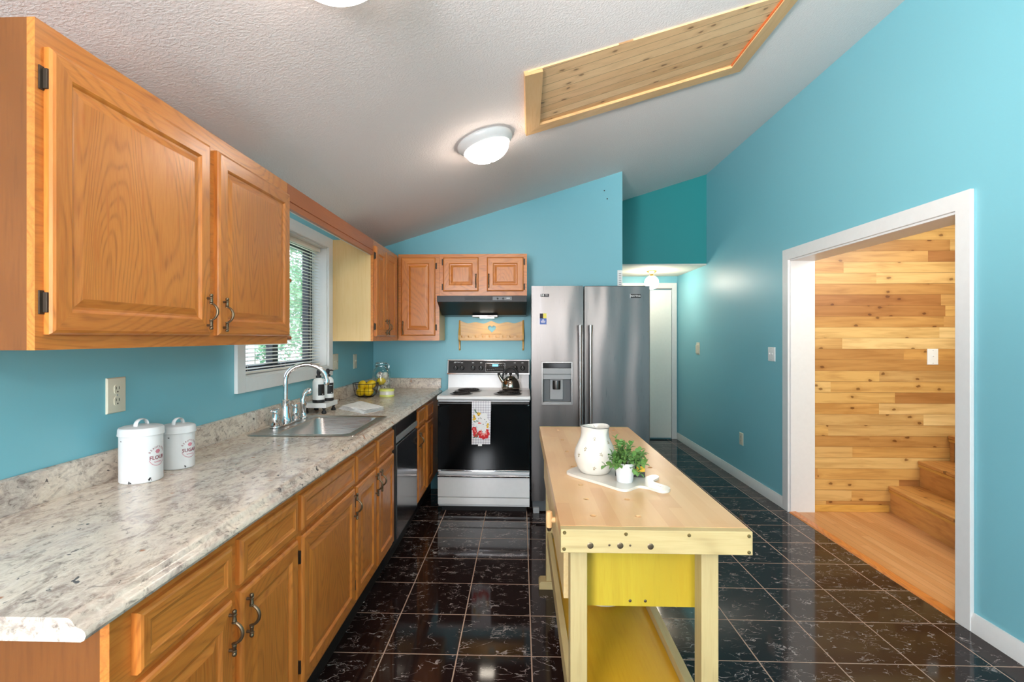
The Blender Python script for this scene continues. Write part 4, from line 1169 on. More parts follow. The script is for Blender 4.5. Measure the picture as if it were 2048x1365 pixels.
# ================================================================== STOVE (modelled square, then turned)
SF = 4.0; sx_ = -.294
t = thing('electric_range', 'white electric range with black glass oven door between counter and refrigerator', 'stove', (sx_, SF, 0))
X0, X1 = sx_-.364, sx_+.364
B().box(X0+.004, X1-.004, SF+.03, SF+.585, .04, .885).build('body', 'white_enamel', t, bevel=.002)
b = B().box(X0+.03, X1-.03, SF+.05, SF+.55, 0.0, .04); b.build('feet_base', 'toe', t)
b = B(); b.prism([(SF+.012, .880), (SF, .886), (SF-.004, .896), (SF, .908), (SF+.014, .915), (SF+.05, .914), (SF+.50, .914), (SF+.58, .916), (SF+.58, .880)], X0-.003, X1+.003, axis='x'); b.build('cooktop', 'white_enamel', t, bevel=.003)
b = B(); b.prism([(SF+.49, .914), (SF+.51, .93), (SF+.525, 1.045), (SF+.585, 1.045), (SF+.585, .914)], X0+.006, X1-.006, axis='x'); b.build('riser_panel', 'white_enamel', t, bevel=.003)
BGY = SF+.50
b = B(); b.prism([(BGY+.012, 1.045), (BGY-.004, 1.05), (BGY+.02, 1.168), (BGY+.03, 1.176), (BGY+.085, 1.176), (BGY+.085, 1.045)], X0+.002, X1-.002, axis='x'); bgo = b.build('backguard', 'white_enamel', t, bevel=.002)
def TG(u, v, n): # u along x, v up the panel, n out
    k = .024/.118
    return (u, BGY-.004+k*v-n, 1.050+v)
b = B(); m0 = b.mark(); b.box(X0+.010, X1-.010, .010, .118, 0.0, .005); b.xf(m0, TG); pn = b.build('control_panel', 'black_panel', t, bevel=.001)
b = B(); m0 = b.mark(); b.box(X0+.002, X1-.002, 0.0, .009, 0.0, .006); b.box(X0+.002, X1-.002, .1185, .123, 0, .006); b.xf(m0, TG); b.build('chrome_trim', 'chrome', t)
for px in (910.5, 923.5, 946.5, 963, 1034, 1049.5):
    x = (px-1042)/1024*4.5+.0
    x = sx_+(px-979)/(1061-896)*.70+.004
    b = B(); m0 = b.mark(); b.lathe([(0, 0), (.021, 0), (.021, .003), (.0165, .006), (.0155, .018), (.013, .020), (0, .020)], seg=24)
    b.box(-.0045, .0045, -.0165, .0165, .018, .027); b.xf(m0, lambda a, c, d: TG(x+a, .055+c, d+.005)); kn = b.build('knob', 'black_matte', t)
    b = B(); m0 = b.mark(); b.box(-.001, .001, .004, .016, .027, .0276); b.xf(m0, lambda a, c, d: TG(x+a, .055+c, d+.005)); sub(b, 'pointer', 'white_plastic', kn, t)
b = B(); m0 = b.mark(); b.box(sx_-.02, sx_+.145, .022, .096, .005, .0065); b.xf(m0, TG); ck = b.build('clock_panel', 'black_gloss', t)
b = B(); m0 = b.mark()
for (x0, x1, y0, y1) in ((sx_-.022, sx_+.147, .096, .0975), (sx_-.022, sx_+.147, .021, .0225), (sx_-.022, sx_-.0205, .021, .0975), (sx_+.1455, sx_+.147, .021, .0975)): b.box(x0, x1, y0, y1, .0055, .0075)
b.xf(m0, TG); b.build('clock_bezel', 'chrome', t)
b = B(); m0 = b.mark(); b.box(sx_+.035, sx_+.088, .068, .086, .0065, .0072); b.xf(m0, TG); sub(b, 'display', 'display', ck, t)
b = B(); m0 = b.mark()
for x in (.015, .026, .10, .118, .134): b.box(sx_+x-.004, sx_+x+.004, .072, .082, .0065, .009)
for k in range(8): b.box(sx_+-.010+k*.018, sx_+.001+k*.018, .036+(k > 3)*.006, .043+(k > 3)*.006, .0065, .0085)
b.xf(m0, TG); sub(b, 'buttons', 'dark_grey', ck, t)
b = B(); m0 = b.mark()
for px in (908, 923, 946, 963, 1033, 1049):
    x = sx_+(px-979)/165*.70+.004; b.box(x-.009, x+.009, .098, .101, .005, .0056)
b.xf(m0, TG)
b.build('panel_print', 'white_plastic', t, smooth=False)
b = B(); b.text('Whirlpool', .013, lambda u, v, n: TG(u+sx_-.275, v+.1045, n+.0056)); b.build('maker_lettering', 'white_plastic', t, smooth=False)
def burner(x, y, r, name='burner'):
    b = B().lathe([(r+.014, 0), (r+.016, .003), (r+.010, .005), (r+.002, .003), (r-.01, -.003), (0, -.003)], (x, y, .915), 40)
    d = b.build('burner_bowl', 'drip', t)
    pts = []; turns = 4.2 if r > .08 else 3.3; n = int(turns*26)
    for k in range(n+1):
        q = k/n; rr = .016+(r-.018)*q; a = turns*2*PI*q
        pts.append((x+rr*math.cos(a), y+rr*math.sin(a), .924))
    b = B().tube(pts, .0052, 7); b.tube([(x, y, .921), (x, y-r, .9185)], .0035, 6); b.tube([(x-r*.86, y+.5*r, .9185), (x, y, .92), (x+r*.86, y+.5*r, .9185)], .003, 6)
    sub(b, 'coil', 'coil', d, t)
burner(sx_-.195, SF+.16, .078); burner(sx_+.185, SF+.16, .100); burner(sx_-.165, SF+.385, .100); burner(sx_+.20, SF+.385, .080)
# oven door
B().box(X0+.003, X1-.003, SF+.0, SF+.03, .335, .868).build('oven_door', 'black_gloss', t, bevel=.004)
b = B(); b.prism([(SF-.020, .846), (SF-.028, .846), (SF-.034, .856), (SF-.032, .866), (SF-.024, .870), (SF-.018, .870)], X0+.006, X1-.006, axis='x'); b.build('door_handle', 'black_enamel', t, bevel=.003)
b = B()
for x in (X0+.006, X1-.020): b.box(x, x+.014, SF-.030, SF-.002, .842, .850)
b.build('handle_clip', 'chrome', t, bevel=.001)
B().box(X0+.003, X1-.003, SF-.003, SF+.03, .322, .334).build('door_trim', 'chrome', t, bevel=.002)
b = B(); b.prism([(SF+.03, .300), (SF-.014, .296), (SF-.018, .290), (SF-.010, .278), (SF+.03, .276)], X0+.003, X1-.003, axis='x'); b.build('drawer_handle', 'chrome', t, bevel=.002)
B().box(X0+.003, X1-.003, SF, SF+.03, .120, .275).build('storage_drawer', 'white_enamel', t, bevel=.003)
B().box(X0+.003, X1-.003, SF+.002, SF+.03, .062, .116).build('kick_panel', 'white_enamel', t, bevel=.003)
ROT = -math.radians(0.7)
t.rotation_euler.z = ROT
def rotS(x, y, z):
    dx, dy = x-sx_, y-SF; c, s_ = math.cos(ROT), math.sin(ROT)
    return (sx_+dx*c-dy*s_, SF+dx*s_+dy*c, z)
# dish towel over the oven handle
def towel():
    b = B(); w_ = .148; n = 14
    path = []
    for k in range(6): path.append((-.020, .60+.27*k/5))      # behind, hidden
    path = [(-.010, .80), (-.0115, .868), (-.016, .8745), (-.026, .876), (-.0365, .870), (-.039, .85)]+[(-.039-.002*math.sin(i*.7), .85-.305*i/12) for i in range(1, 13)]
    cx = -.306
    for th in (0, .0022):
        for j, (dy, z) in enumerate(path):
            for i in range(n+1):
                u = i/n-.5
                fl = max(0, (.85-z)/.3)
                off = .004*math.sin(u*9+1)*fl
                x = cx+u*w_*(1-.02*fl)+(-.004*fl)
                nrm = -1 if j > 1 else 1
                zz = z+(th if 2 <= j <= 3 else 0)
                if j == len(path)-1: zz += .006*u
                b.v.append(rotS(x, SF+dy+off-(th if j > 3 else 0), zz))
    m = len(path); N2 = m*(n+1)
    for j in range(m-1):
        for i in range(n):
            q = j*(n+1)+i; b.f.append((q, q+1, q+n+2, q+n+1)); b.m.append(0)
            b.f.append((N2+q, N2+q+n+1, N2+q+n+2, N2+q+1)); b.m.append(0)
    ring = [i for i in range(n)]+[j*(n+1)+n for j in range(m-1)]+[(m-1)*(n+1)+n-i for i in range(n)]+[(m-1-j)*(n+1) for j in range(m-1)]
    for a, c in zip(ring, ring[1:]+ring[:1]): b.f.append((a, c, N2+c, N2+a)); b.m.append(0)
    return b
t = thing('dish_towel', 'gingham dish towel with red and yellow flowers hanging over the oven door handle', 'towel', (-.306, SF-.04, .70))
towel().build('cloth', 'gingham', t, ang=80)
def TT(u, v, n):   # on the front of the towel; v from the top edge z=.85 downward
    z = .85-v; i = v/.305*12
    dy = -.039-.002*math.sin(i*.7); fl = max(0, (.85-z)/.3)
    return rotS(-.306+u-.004*fl, SF+dy+.004*math.sin((u/.148)*9+1)*fl-.0026-n, z)
def blob(b, u, v, r, m=0, seg=12, sq=1.0, rot=0, n=.0002):
    m0 = b.mark(); b.lathe([(0, 0), (r, 0), (r, .0003), (0, .0004)], seg=seg, m=m, fn=lambda a, z: 1+.18*math.sin(5*a))
    c, s_ = math.cos(rot), math.sin(rot)
    b.xf(m0, lambda x, y, z: TT(u+x*c-y*sq*s_, v+x*s_+y*sq*c, z+n))
b = B()
# pale ground under flowers
for dv in (.115, .155, .195): blob(b, -.002, dv, .060, 0, 24, .9)
b.build('print_ground', 'paper', t, smooth=False)
b = B()
for k in range(8):
    a = 2*PI*k/8; blob(b, .020+.028*math.cos(a), .222+.026*math.sin(a), .020, 0, 12, .85, a, .0006)
for k in range(4): blob(b, -.054+.004*k, .186+.016*k, .019, 0, 12, .9, k, .0006)
b.build('red_flower', 'red', t, smooth=False)
b = B()
for k in range(7):
    a = 2*PI*k/7+.4; blob(b, .019+.021*math.cos(a), .216+.019*math.sin(a), .0115, 0, 10, .55, a, .0012)
for k in range(3): blob(b, -.056+.01*k, .187+.016*k, .009, 0, 10, .6, k*.9, .0012)
b.build('pink_petals', 'pink', t, smooth=False)
b = B()
for k in range(5):
    a = 2*PI*k/5; blob(b, .019+.010*math.cos(a), .214+.009*math.sin(a), .006, 0, 8, .5, a, .0016)
blob(b, -.012, .142, .014, 0, 10, .45, .2, .0008)
b.build('coral_petals', 'coral', t, smooth=False)
b = B()
for (u, v) in ((-.055, .088), (-.048, .105), (-.058, .112), (-.02, .076), (-.027, .066), (-.014, .068), (.052, .15), (.05, .17)): blob(b, u, v, .0105, 0, 10, .85, u*40, .0006)
b.build('yellow_flower', 'flower_yellow', t, smooth=False)
b = B()
for (u, v, rt) in ((-.042, .05, 1.1), (-.05, .04, 1.6), (-.036, .06, .6), (-.03, .125, .1), (-.05, .13, .4), (.022, .13, 1.0), (.03, .12, 1.6), (.036, .135, 2.1), (.02, .145, .5), (.03, .155, 1.2), (-.04, .235, -.7), (-.05, .25, -.3), (-.028, .245, -1.0), (-.03, .222, -.5)):
    blob(b, u, v, .0125, 0, 8, .28, rt, .0008)
b.build('leaf_print', 'print_green', t, smooth=False)
b = B()
for (u, v) in ((-.02, .107), (-.008, .10), (.0, .106), (-.055, .095), (-.02, .08), (.026, .112), (.016, .15), (.012, .206), (.04, .16)): blob(b, u, v, .0042, 0, 7, .7, 0, .002)
b.build('dark_berries', 'print_dark', t, smooth=False)
b = B(); m0 = b.mark(); b.box(-.022, .008, .302, .318, -.001, .0005); b.xf(m0, TT); b.build('care_tag', 'paper', t, smooth=False)

# kettle
kx, ky, _ = rotS(sx_+.20, SF+.385, 0)
t = thing('tea_kettle', 'shiny steel whistling kettle with black handle on the rear right burner', 'kettle', (kx, ky, .929))
c = (kx, ky, .930)
kb = B().lathe([(0, 0), (.070, 0), (.077, .004), (.080, .015), (.078, .04), (.068, .07), (.050, .092), (.038, .099), (0, .1)], c, 36).build('body', 'kettle', t, ang=50)
B().lathe([(0, .098), (.040, .098), (.041, .102), (.03, .110), (.012, .114), (0, .114)], c, 28).build('lid', 'kettle', t)
B().lathe([(0, .113), (.006, .113), (.006, .120), (.012, .125), (.014, .133), (.009, .141), (0, .143)], c, 18).build('lid_knob', 'black_matte', t)
b = B().tube([(kx-.058, ky-.01, .930+.06), (kx-.082, ky-.014, .930+.092), (kx-.100, ky-.018, .930+.122)], [.020, .015, .011], 14); b.build('spout', 'kettle', t, ang=60)
b = B().ball((kx-.099, ky-.018, .930+.13), .013, seg=12, rings=8, sc_=(1, 1, 1.5)); b.build('whistle', 'black_matte', t)
pts = [(kx-.066*math.cos(a)*1.0, ky, .930+.10+.088*math.sin(a)) for a in [math.radians(-8+196*k/18) for k in range(19)]]
b = B().tube(pts, [.006]*2+[.0095]*15+[.006]*2, 10); b.build('handle', 'black_matte', t, ang=60)

# ================================================================== REFRIGERATOR
FX0, FX1, FY = .082, .996, 3.994
t = thing('refrigerator', 'tall stainless steel side-by-side refrigerator with ice dispenser beside the stove', 'refrigerator', (.54, FY, 0))
B().box(FX0+.006, FX1-.006, FY+.075, FY+.61, .02, 1.755).build('body', 'dark_grey', t, bevel=.004)
xs0 = .487
def fdoor(x0, x1, hole=None):
    b = B(); z0, z1 = .098, 1.775
    def col(xa, xb, za, zb): b.box(xa, xb, FY, FY+.068, za, zb)
    if hole:
        a, c, d, e = hole
        col(x0, a, z0, z1); col(c, x1, z0, z1); col(a, c, z0, d); col(a, c, e, z1)
        o = b.build('freezer_door', 'steel', t, smooth=False, weld=True)
    else:
        col(x0, x1, z0, z1); o = b.build('fridge_door', 'steel', t, bevel=.006, smooth=True)
    return o
DX0, DX1, DZ0, DZ1 = .163, .398, .850, 1.182
fd = fdoor(FX0, xs0-.004, (DX0, DX1, DZ0, DZ1)); rd = fdoor(xs0+.004, FX1)
# dispenser
b = B(); q = .008
b.box(DX0-.004, DX0+q, FY-.004, FY+.02, DZ0-.004, DZ1+.004); b.box(DX1-q, DX1+.004, FY-.004, FY+.02, DZ0-.004, DZ1+.004); b.box(DX0, DX1, FY-.004, FY+.02, DZ0-.004, DZ0+q); b.box(DX0, DX1, FY-.004, FY+.02, DZ1-q, DZ1+.004)
ds = b.build('dispenser', 'steel_handle', t, bevel=.003)
sub(B().box(DX0+q, DX1-q, FY+.060, FY+.066, DZ0+q, DZ1-q), 'dispenser_recess', 'dark_grey', ds, t)
b = B(); b.box(DX0+q, DX0+q+.003, FY+.01, FY+.06, DZ0+q, 1.05); b.box(DX1-q-.003, DX1-q, FY+.01, FY+.06, DZ0+q, 1.05); sub(b, 'recess_side', 'dark_grey', ds, t)
sub(B().box(DX0+q, DX1-q, FY-.001, FY+.02, 1.135, DZ1-q), 'dispenser_display', 'black_gloss', ds, t, bevel=.002)
sub(B().box(DX0+q, DX1-q, FY-.002, FY+.05, 1.088, 1.134), 'button_strip', 'grey_plastic', ds, t, bevel=.002)
sub(B().box(DX0+q, DX1-q, FY+.008, FY+.05, 1.046, 1.086), 'chute_cover', 'grey_plastic', ds, t, bevel=.003)
sub(B().box(.228, .330, FY+.045, FY+.058, .885, 1.044), 'paddle_plate', 'grey_plastic', ds, t, bevel=.003)
b = B().lathe([(0, 0), (.030, 0), (.032, .01), (.032, .07), (0, .07)], (.279, FY+.045, .966), 24); sub(b, 'ice_chute', 'steel', ds, t)
b = B().prism([(DX0+q, FY+.004), (DX1-q, FY+.004), (DX1-q-.02, FY+.06), (DX0+q+.02, FY+.06)], DZ0+q, DZ0+q+.012, axis='z'); sub(b, 'drip_tray', 'grey_plastic', ds, t)
for x, par in ((xs0-.034, fd), (xs0+.046, rd)):
    b = B().tube([(x, FY-.052, .52), (x, FY-.052, 1.435)], .0125, 18); hd = sub(b, 'door_handle', 'steel_handle', par, t)
    b = B()
    for z in (.55, 1.42): b.tube([(x, FY-.052, z), (x, FY+.002, z)], .011, 12)
    b.tube([(x, FY-.052, 1.408), (x, FY-.052, 1.468)], [.016, .017], 18); b.tube([(x, FY-.052, .490), (x, FY-.052, .548)], [.017, .016], 18)
    o = sub(b, 'handle_mount', 'steel_handle', par, t)
def TFr(u, v, n): return (u, FY-n, v)
b = B().box(.845, .925, FY-.003, FY, 1.680, 1.708); bd = sub(b, 'badge', 'black_panel', rd, t, bevel=.001)
b = B(); b.text('MAYTAG', .0185, lambda u, v, n: TFr(.885+u, 1.694+v, n+.0033), bold=.0003); b.box(.843, .846, FY-.0038, FY-.001, 1.678, 1.710)
o = sub(b, 'badge_lettering', 'white_plastic', rd, t, smooth=False)
b = B().box(.152, .218, FY-.0015, FY, 1.690, 1.712); sub(b, 'warranty_label', 'print_dark', fd, t)
b = B(); b.text('10', .024, lambda u, v, n: TFr(.167+u, 1.701+v, n+.0019), bold=.0008); b.text('YEAR', .009, lambda u, v, n: TFr(.198+u, 1.7055+v, n+.0019)); b.text('LIMITED', .0075, lambda u, v, n: TFr(.199+u, 1.6965+v, n+.0019)); sub(b, 'warranty_text', 'white_plastic', fd, t, smooth=False)
b = B().box(.146, .198, FY-.001, FY, 1.475, 1.522); sub(b, 'energy_sticker', 'sky_blue', fd, t)
b = B().box(.146, .172, FY-.001, FY, 1.522, 1.560); sub(b, 'sticker_corner', 'print_dark', fd, t)
b = B().box(.172, .198, FY-.001, FY, 1.532, 1.560); b.box(.172, .198, FY-.0008, FY, 1.522, 1.532); sub(b, 'sticker_corner', 'sticker_yellow', fd, t)
b = B()
for k, w_ in enumerate((.014, .034, .03)): b.box(.172-w_/2, .172+w_/2, FY-.0016, FY-.0009, 1.508-k*.010, 1.512-k*.010)
sub(b, 'sticker_text', 'paper', fd, t)
B().box(FX0+.01, FX1-.01, FY+.03, FY+.09, .01, .092).build('base_grille', 'dark_grey', t, bevel=.003)
b = B()
for x in (FX0+.012, FX1-.06): b.box(x, x+.048, FY+.005, FY+.05, .0, .045)
b.build('levelling_foot', 'grey_plastic', t, bevel=.003)
b = B()
for x in (FX0+.02, FX1-.08): b.box(x, x+.06, FY+.03, FY+.12, 1.756, 1.775)
b.build('hinge_cap', 'dark_grey', t, bevel=.003)

# ================================================================== WORKBENCH ISLAND
WX0, WX1, WA, WB, WT = .107, .610, 1.372, 2.93, .862
t = thing('workbench', 'butcher block topped pine workbench with yellow drawers and shelf in the middle of the kitchen', 'workbench', ((WX0+WX1)/2, (WA+WB)/2, 0))
# top with dog holes (real holes)
holes = [(.207, y) for y in (1.479, 1.632, 1.787, 2.04, 2.312, 2.57, 2.835)]+[(.335, 1.479), (.335, 1.632)]+[(.508, y) for y in (2.036, 2.31, 2.565, 2.83)]
spl = [[(WX0, WA+.028), (WX1, WA+.028), (WX1, WB), (WX0, WB)]]
for hx, hy in holes: spl.append([(hx+.0095*math.cos(2*PI*k/16), hy+.0095*math.sin(2*PI*k/16)) for k in range(16)])
b = B().outline(spl, .034, lambda x, y, z: (x, y, WT-.017+z)); b.build('bench_top', 'butcher', t, smooth=False)
B().box(WX0+.03, WX1-.03, WA+.06, WB-.03, WT-.044, WT-.034).build('top_underlay', 'oak_side', t)  # dark brown stands in for shade, so the dog holes look deep
B().box(WX0-.001, WX1+.001, WA, WA+.028, WT-.063, WT-.0005).build('end_apron', 'pine_x', t, bevel=.002)
B().box(WX0-.001, WX1+.001, WB-.001, WB+.027, WT-.063, WT-.0005).build('end_apron', 'pine_x', t, bevel=.002)
for x in (WX0, WX1-.02): B().box(x, x+.02, WA+.028, WB-.001, WT-.063, WT-.0345).build('side_apron', 'maple_y', t, bevel=.001)
def bolts(name, pts, r, mat, y, dome=.004):
    for x, z in pts:
        b = B(); b.lathe([(0, 0), (r, 0), (r*.92, dome*.5), (r*.5, dome), (0, dome)], seg=16); b.xf(0, lambda a, c, d: (x+a, y-d, z+c)); b.build(name, mat, t)
bolts('bolt', [(WX0+.009, WT-.009), (WX0+.172, WT-.011), (WX0+.338, WT-.012), (WX1-.009, WT-.012), (WX0+.008, WT-.053), (WX1-.009, WT-.055)], .0048, 'bolt', WA)
bolts('plug', [(WX0+.078, WT-.043), (WX0+.157, WT-.042), (WX0+.237, WT-.043)], .0085, 'bronze', WA, .0008)
bolts('screw', [(WX0+.128, WT-.041), (WX0+.183, WT-.041)], .0032, 'bronze', WA, .0008)
# legs, feet
for y0 in (1.43, 2.80):
    for x0 in (.137, .497):
        B().box(x0, x0+.047, y0, y0+.056, .043, WT-.063).build('leg', 'pine_z', t, bevel=.002)
    b = B(); b.prism([(.098, .0), (.598, 0), (.598, .030), (.588, .044), (.108, .044), (.098, .034)], y0-.01, y0+.066, axis='y'); b.build('foot', 'pine_x', t, bevel=.003)
# shelf with rails
B().box(.1665, .5055, 1.4865, 2.7995, .262, .280).build('shelf', 'gold_y', t, bevel=.001)
for x0, x1 in ((.143, .166), (.506, .535)):
    B().box(x0, x1, 1.4865, 2.7995, .235, .310).build('shelf_rail', 'pine_y', t, bevel=.002)
# drawer case
DBY = 1.505
b = B().box(.140, .520, DBY, DBY+.014, .590, WT-.064); b.build('drawer_case', 'yellow_z', t, bevel=.001)
b = B().box(.150, .518, DBY+.014, 2.76, .592, .604); b.box(.505, .518, DBY+.014, 2.76, .604, WT-.064); b.build('case_panel', 'yellow_y', t)
bolts('screw', [(.318, .606), (.362, .606)], .0045, 'bronze', DBY, .001)
for k in range(4):
    y0 = 1.50+k*.322
    B().box(.124, .139, y0, y0+.314, .612, .782).build('drawer', 'maple_y', t, bevel=.002)
# turned wooden handle at the near left corner
b = B().tube([(.107, 1.60, .806), (.090, 1.60, .806)], .009, 12); b.tube([(.088, 1.60, .832), (.088, 1.60, .81), (.088, 1.60, .782)], [.009, .011, .009], 14); hv = b.build('vise_handle', 'hatch_pine_z', t, bevel=.002, ang=60)
b = B().lathe([(0, 0), (.005, .001), (.0085, .012), (0, .012)], (.088, 1.60, .770), 14); sub(b, 'handle_tip', 'bronze', hv, t)

# plate on the shelf
b = B().lathe([(0, 0), (.06, 0), (.065, .004), (.095, .016), (.112, .020), (.112, .023), (.094, .020), (.062, .008), (0, .006)], (.338, 2.165, .2806), 40)
tag(b.build('plate', 'white_ceramic', loc=(.338, 2.165, .2806)), 'white plate lying on the yellow shelf under the workbench', 'plate')

# serving board: forked tail shape
BZ = WT+.0005
outl = [(.173, 1.911), (.196, 1.873), (.273, 1.787), (.322, 1.718), (.334, 1.708), (.350, 1.704), (.371, 1.724), (.392, 1.748), (.407, 1.752), (.429, 1.738), (.450, 1.705), (.463, 1.694), (.478, 1.697), (.492, 1.712), (.499, 1.730), (.496, 1.752), (.480, 1.771), (.464, 1.795), (.462, 1.812), (.470, 1.828), (.491, 1.852), (.500, 1.872), (.495, 1.890), (.482, 1.894), (.462, 1.876), (.446, 1.862), (.430, 1.862), (.415, 1.884), (.375, 1.965), (.330, 2.035), (.300, 2.055), (.265, 2.045), (.200, 1.985), (.178, 1.950), (.170, 1.930)]
def smooth(pts, it=2):
    for _ in range(it):
        q = []
        for i in range(len(pts)):
            a, c = pts[i], pts[(i+1) % len(pts)]
            q += [(a[0]*.75+c[0]*.25, a[1]*.75+c[1]*.25), (a[0]*.25+c[0]*.75, a[1]*.25+c[1]*.75)]
        pts = q
    return pts
hole = [(.4675+.012*math.cos(a)*1.0-.004*math.sin(a), 1.748+.006*math.sin(a)-.010*math.cos(a)) for a in [2*PI*k/18 for k in range(18)]]
b = B().outline([smooth(outl), hole], .009, lambda x, y, z: (x, y, BZ+.0045+z))
bo = tag(b.build('serving_board', 'white_ceramic', loc=(.33, 1.87, BZ), bevel=.0028, seg=3, smooth=True, weld=True), 'white glazed serving board with forked handle lying on the workbench top', 'serving board')
BT = BZ+.0095
# pitcher
px_, py_ = .276, 1.925
t = thing('pitcher', 'cream ceramic pitcher with small sprig print standing on the serving board', 'pitcher', (px_, py_, BT))
prof = [(0, 0), (.050, 0), (.055, .004), (.064, .018), (.0735, .042), (.0765, .062), (.073, .085), (.062, .110), (.0535, .130), (.0505, .148), (.052, .166), (.0535, .171), (.0515, .172), (.049, .166), (.0475, .148), (.051, .128), (.060, .108), (.070, .085), (.073, .062), (.070, .042), (.055, .012), (0, .009)]
sa = math.radians(-58); ha = math.radians(84)
def pr_at(z):
    for (r0, z0), (r1, z1) in zip(prof[1:12], prof[2:12]):
        if z0 <= z <= z1: return r0+(r1-r0)*(z-z0)/max(1e-6, z1-z0)
    return prof[1][0]
def spf(a, z):
    d = (a-sa+PI) % (2*PI)-PI
    k = max(0, min(1, (z-.088)/.082))
    return 1+.26*k**1.4*math.exp(-(d/.30)**2)
b = B(); b.lathe(prof, (px_, py_, BT), 96, fn=spf)
for i in range(len(b.v)):
    x, y, z = b.v[i]; a = math.atan2(y-py_, x-px_); d = (a-sa+PI) % (2*PI)-PI; zz = z-BT
    if zz > .15: b.v[i] = (x, y, z+.004*math.exp(-(d/.3)**2)-.003*math.cos(2*d))
b.build('body', 'white_ceramic', t, ang=60)
pts = []
for k in range(13):
    q = k/12; a = PI*q; pts.append((px_+(.050+.038*math.sin(a))*math.cos(ha), py_+(.050+.038*math.sin(a))*math.sin(ha), BT+.150-.095*q))
b = B().tube(pts, [.008-.002*math.sin(PI*k/12) for k in range(13)], 12, flat=1.4); b.build('handle', 'white_ceramic', t, ang=70)
b = B()
def TP(a0, z0, u, v, n=.0004):
    z = z0+v; r = pr_at(z)*spf(a0+u/.07, z)+n; a = a0+u/pr_at(z); return (px_+r*math.cos(a), py_+r*math.sin(a), BT+z)
for a0, z0, rt in ((-100, .132, .2), (-45, .118, 1.0), (-128, .095, 0), (-80, .080, .8), (-100, .028, -.3), (-40, .035, .6), (-148, .070, 0), (-20, .085, .5), (-60, .050, 2), (0, .12, 1), (40, .09, 0), (90, .06, 1), (140, .1, 0)):
    a0 = math.radians(a0)
    for k, (ang, ln) in enumerate(((90, .007), (40, .006), (150, .0055), (250, .005), (300, .0035))):
        an = math.radians(ang)+rt; c, s_ = math.cos(an), math.sin(an)
        m0 = b.mark(); b.lathe([(0, 0), (.0032, 0), (.0032, .0003), (0, .0003)], seg=8)
        b.xf(m0, lambda x, y, z: TP(a0, z0, (x+ln*.8)*c-y*.38*s_, (x+ln*.8)*s_+y*.38*c, z+.0004))
b.build('sprig_print', 'print_gold', t, smooth=False)
b = B(); rim = []
for k in range(64):
    a = 2*PI*k/64; d = (a-sa+PI) % (2*PI)-PI; r = .0537*spf(a, .171); rim.append((px_+r*math.cos(a), py_+r*math.sin(a), BT+.1712+.004*math.exp(-(d/.3)**2)-.003*math.cos(2*d)))
b.tube(rim, .0011, 6, closed=True); b.build('rim_line', 'dark_grey', t)

# small potted plant
qx, qy = .362, 1.800
t = thing('potted_plant', 'small green leafy plant in a white tapered pot on the serving board', 'plant', (qx, qy, BT))
B().lathe([(0, 0), (.026, 0), (.0275, .002), (.035, .066), (.036, .068), (.034, .068), (.032, .058), (0, .058)], (qx, qy, BT), 32).build('pot', 'white_paint_tin', t)
B().lathe([(0, .056), (.031, .057), (0, .061)], (qx, qy, BT), 20).build('soil', 'soil', t)
def leaf(b, p, d, up, L_, W_, m=0, curl=.25):
    d = d.normalized(); s_ = d.cross(up)
    if s_.length < 1e-3: s_ = d.orthogonal()
    s_.normalize(); n = s_.cross(d)
    base = len(b.v); rows = []
    for q, w_ in ((0, .12), (.25, .8), (.5, 1.0), (.78, .65), (1, .02)):
        c = p+d*L_*q+n*(curl*L_*(q-q*q*1.3)); rows.append(len(b.v))
        for k in (-1, 0, 1): b.v.append(tuple(c+s_*W_*.5*w_*k+n*(W_*.16*abs(k)*w_)))
    for A, C in zip(rows, rows[1:]):
        for k in (0, 1): b.f.append((A+k, A+k+1, C+k+1, C+k)); b.m.append(m)
bl_, bs_ = B(), B()
specs = [(Vector((-.85, -.50, .25)), .075), (Vector((-.7, -.4, .5)), .05), (Vector((.75, -.1, .55)), .06), (Vector((.9, .35, .15)), .062), (Vector((.55, -.7, -.1)), .05)]
for k in range(15):
    a = 2*PI*k/15+rnd.uniform(-.2, .2); e = rnd.uniform(.35, 1.4); specs.append((Vector((math.cos(a), math.sin(a), e)), rnd.uniform(.045, .072)))
for k in range(8): specs.append((Vector((rnd.uniform(-.35, .35), rnd.uniform(-.35, .35), 1)), rnd.uniform(.065, .09)))
for d, ln in specs:
    d = d.normalized()
    if Vector((d.x, d.y, 0)).dot(Vector((-.57, .82, 0))) > .45: ln *= .55
    p0 = Vector((qx, qy, BT+.058))+Vector((d.x, d.y, 0))*.014
    pts = [p0+d*ln*q+Vector((0, 0, -.012))*(q*q)*(1 if d.z < .5 else 0) for q in (0, .25, .5, .75, 1)]
    bs_.tube([tuple(p) for p in pts], .0011, 5)
    for i, q in enumerate((.3, .48, .66, .84, 1.0)):
        p = p0+d*ln*q+Vector((0, 0, -.012))*(q*q)*(1 if d.z < .5 else 0)
        for s_ in (-1, 1):
            side = d.cross(Vector((0, 0, 1)))
            if side.length < .1: side = Vector((1, 0, 0))
            side = Matrix.Rotation(i*1.3, 3, d) @ side.normalized()
            dd = d*(.55 if q < 1 else 1.2)+side*s_*.9+Vector((0, 0, .1))
            if math.hypot(p.x+dd.normalized().x*.027-px_, p.y+dd.normalized().y*.027-py_) < .088: continue
            leaf(bl_, p, dd, Vector((0, 0, 1)), rnd.uniform(.018, .027), rnd.uniform(.012, .018))
bl_.build('foliage', 'leaf', t, recalc=False, ang=80); bs_.build('stems', 'stem', t)

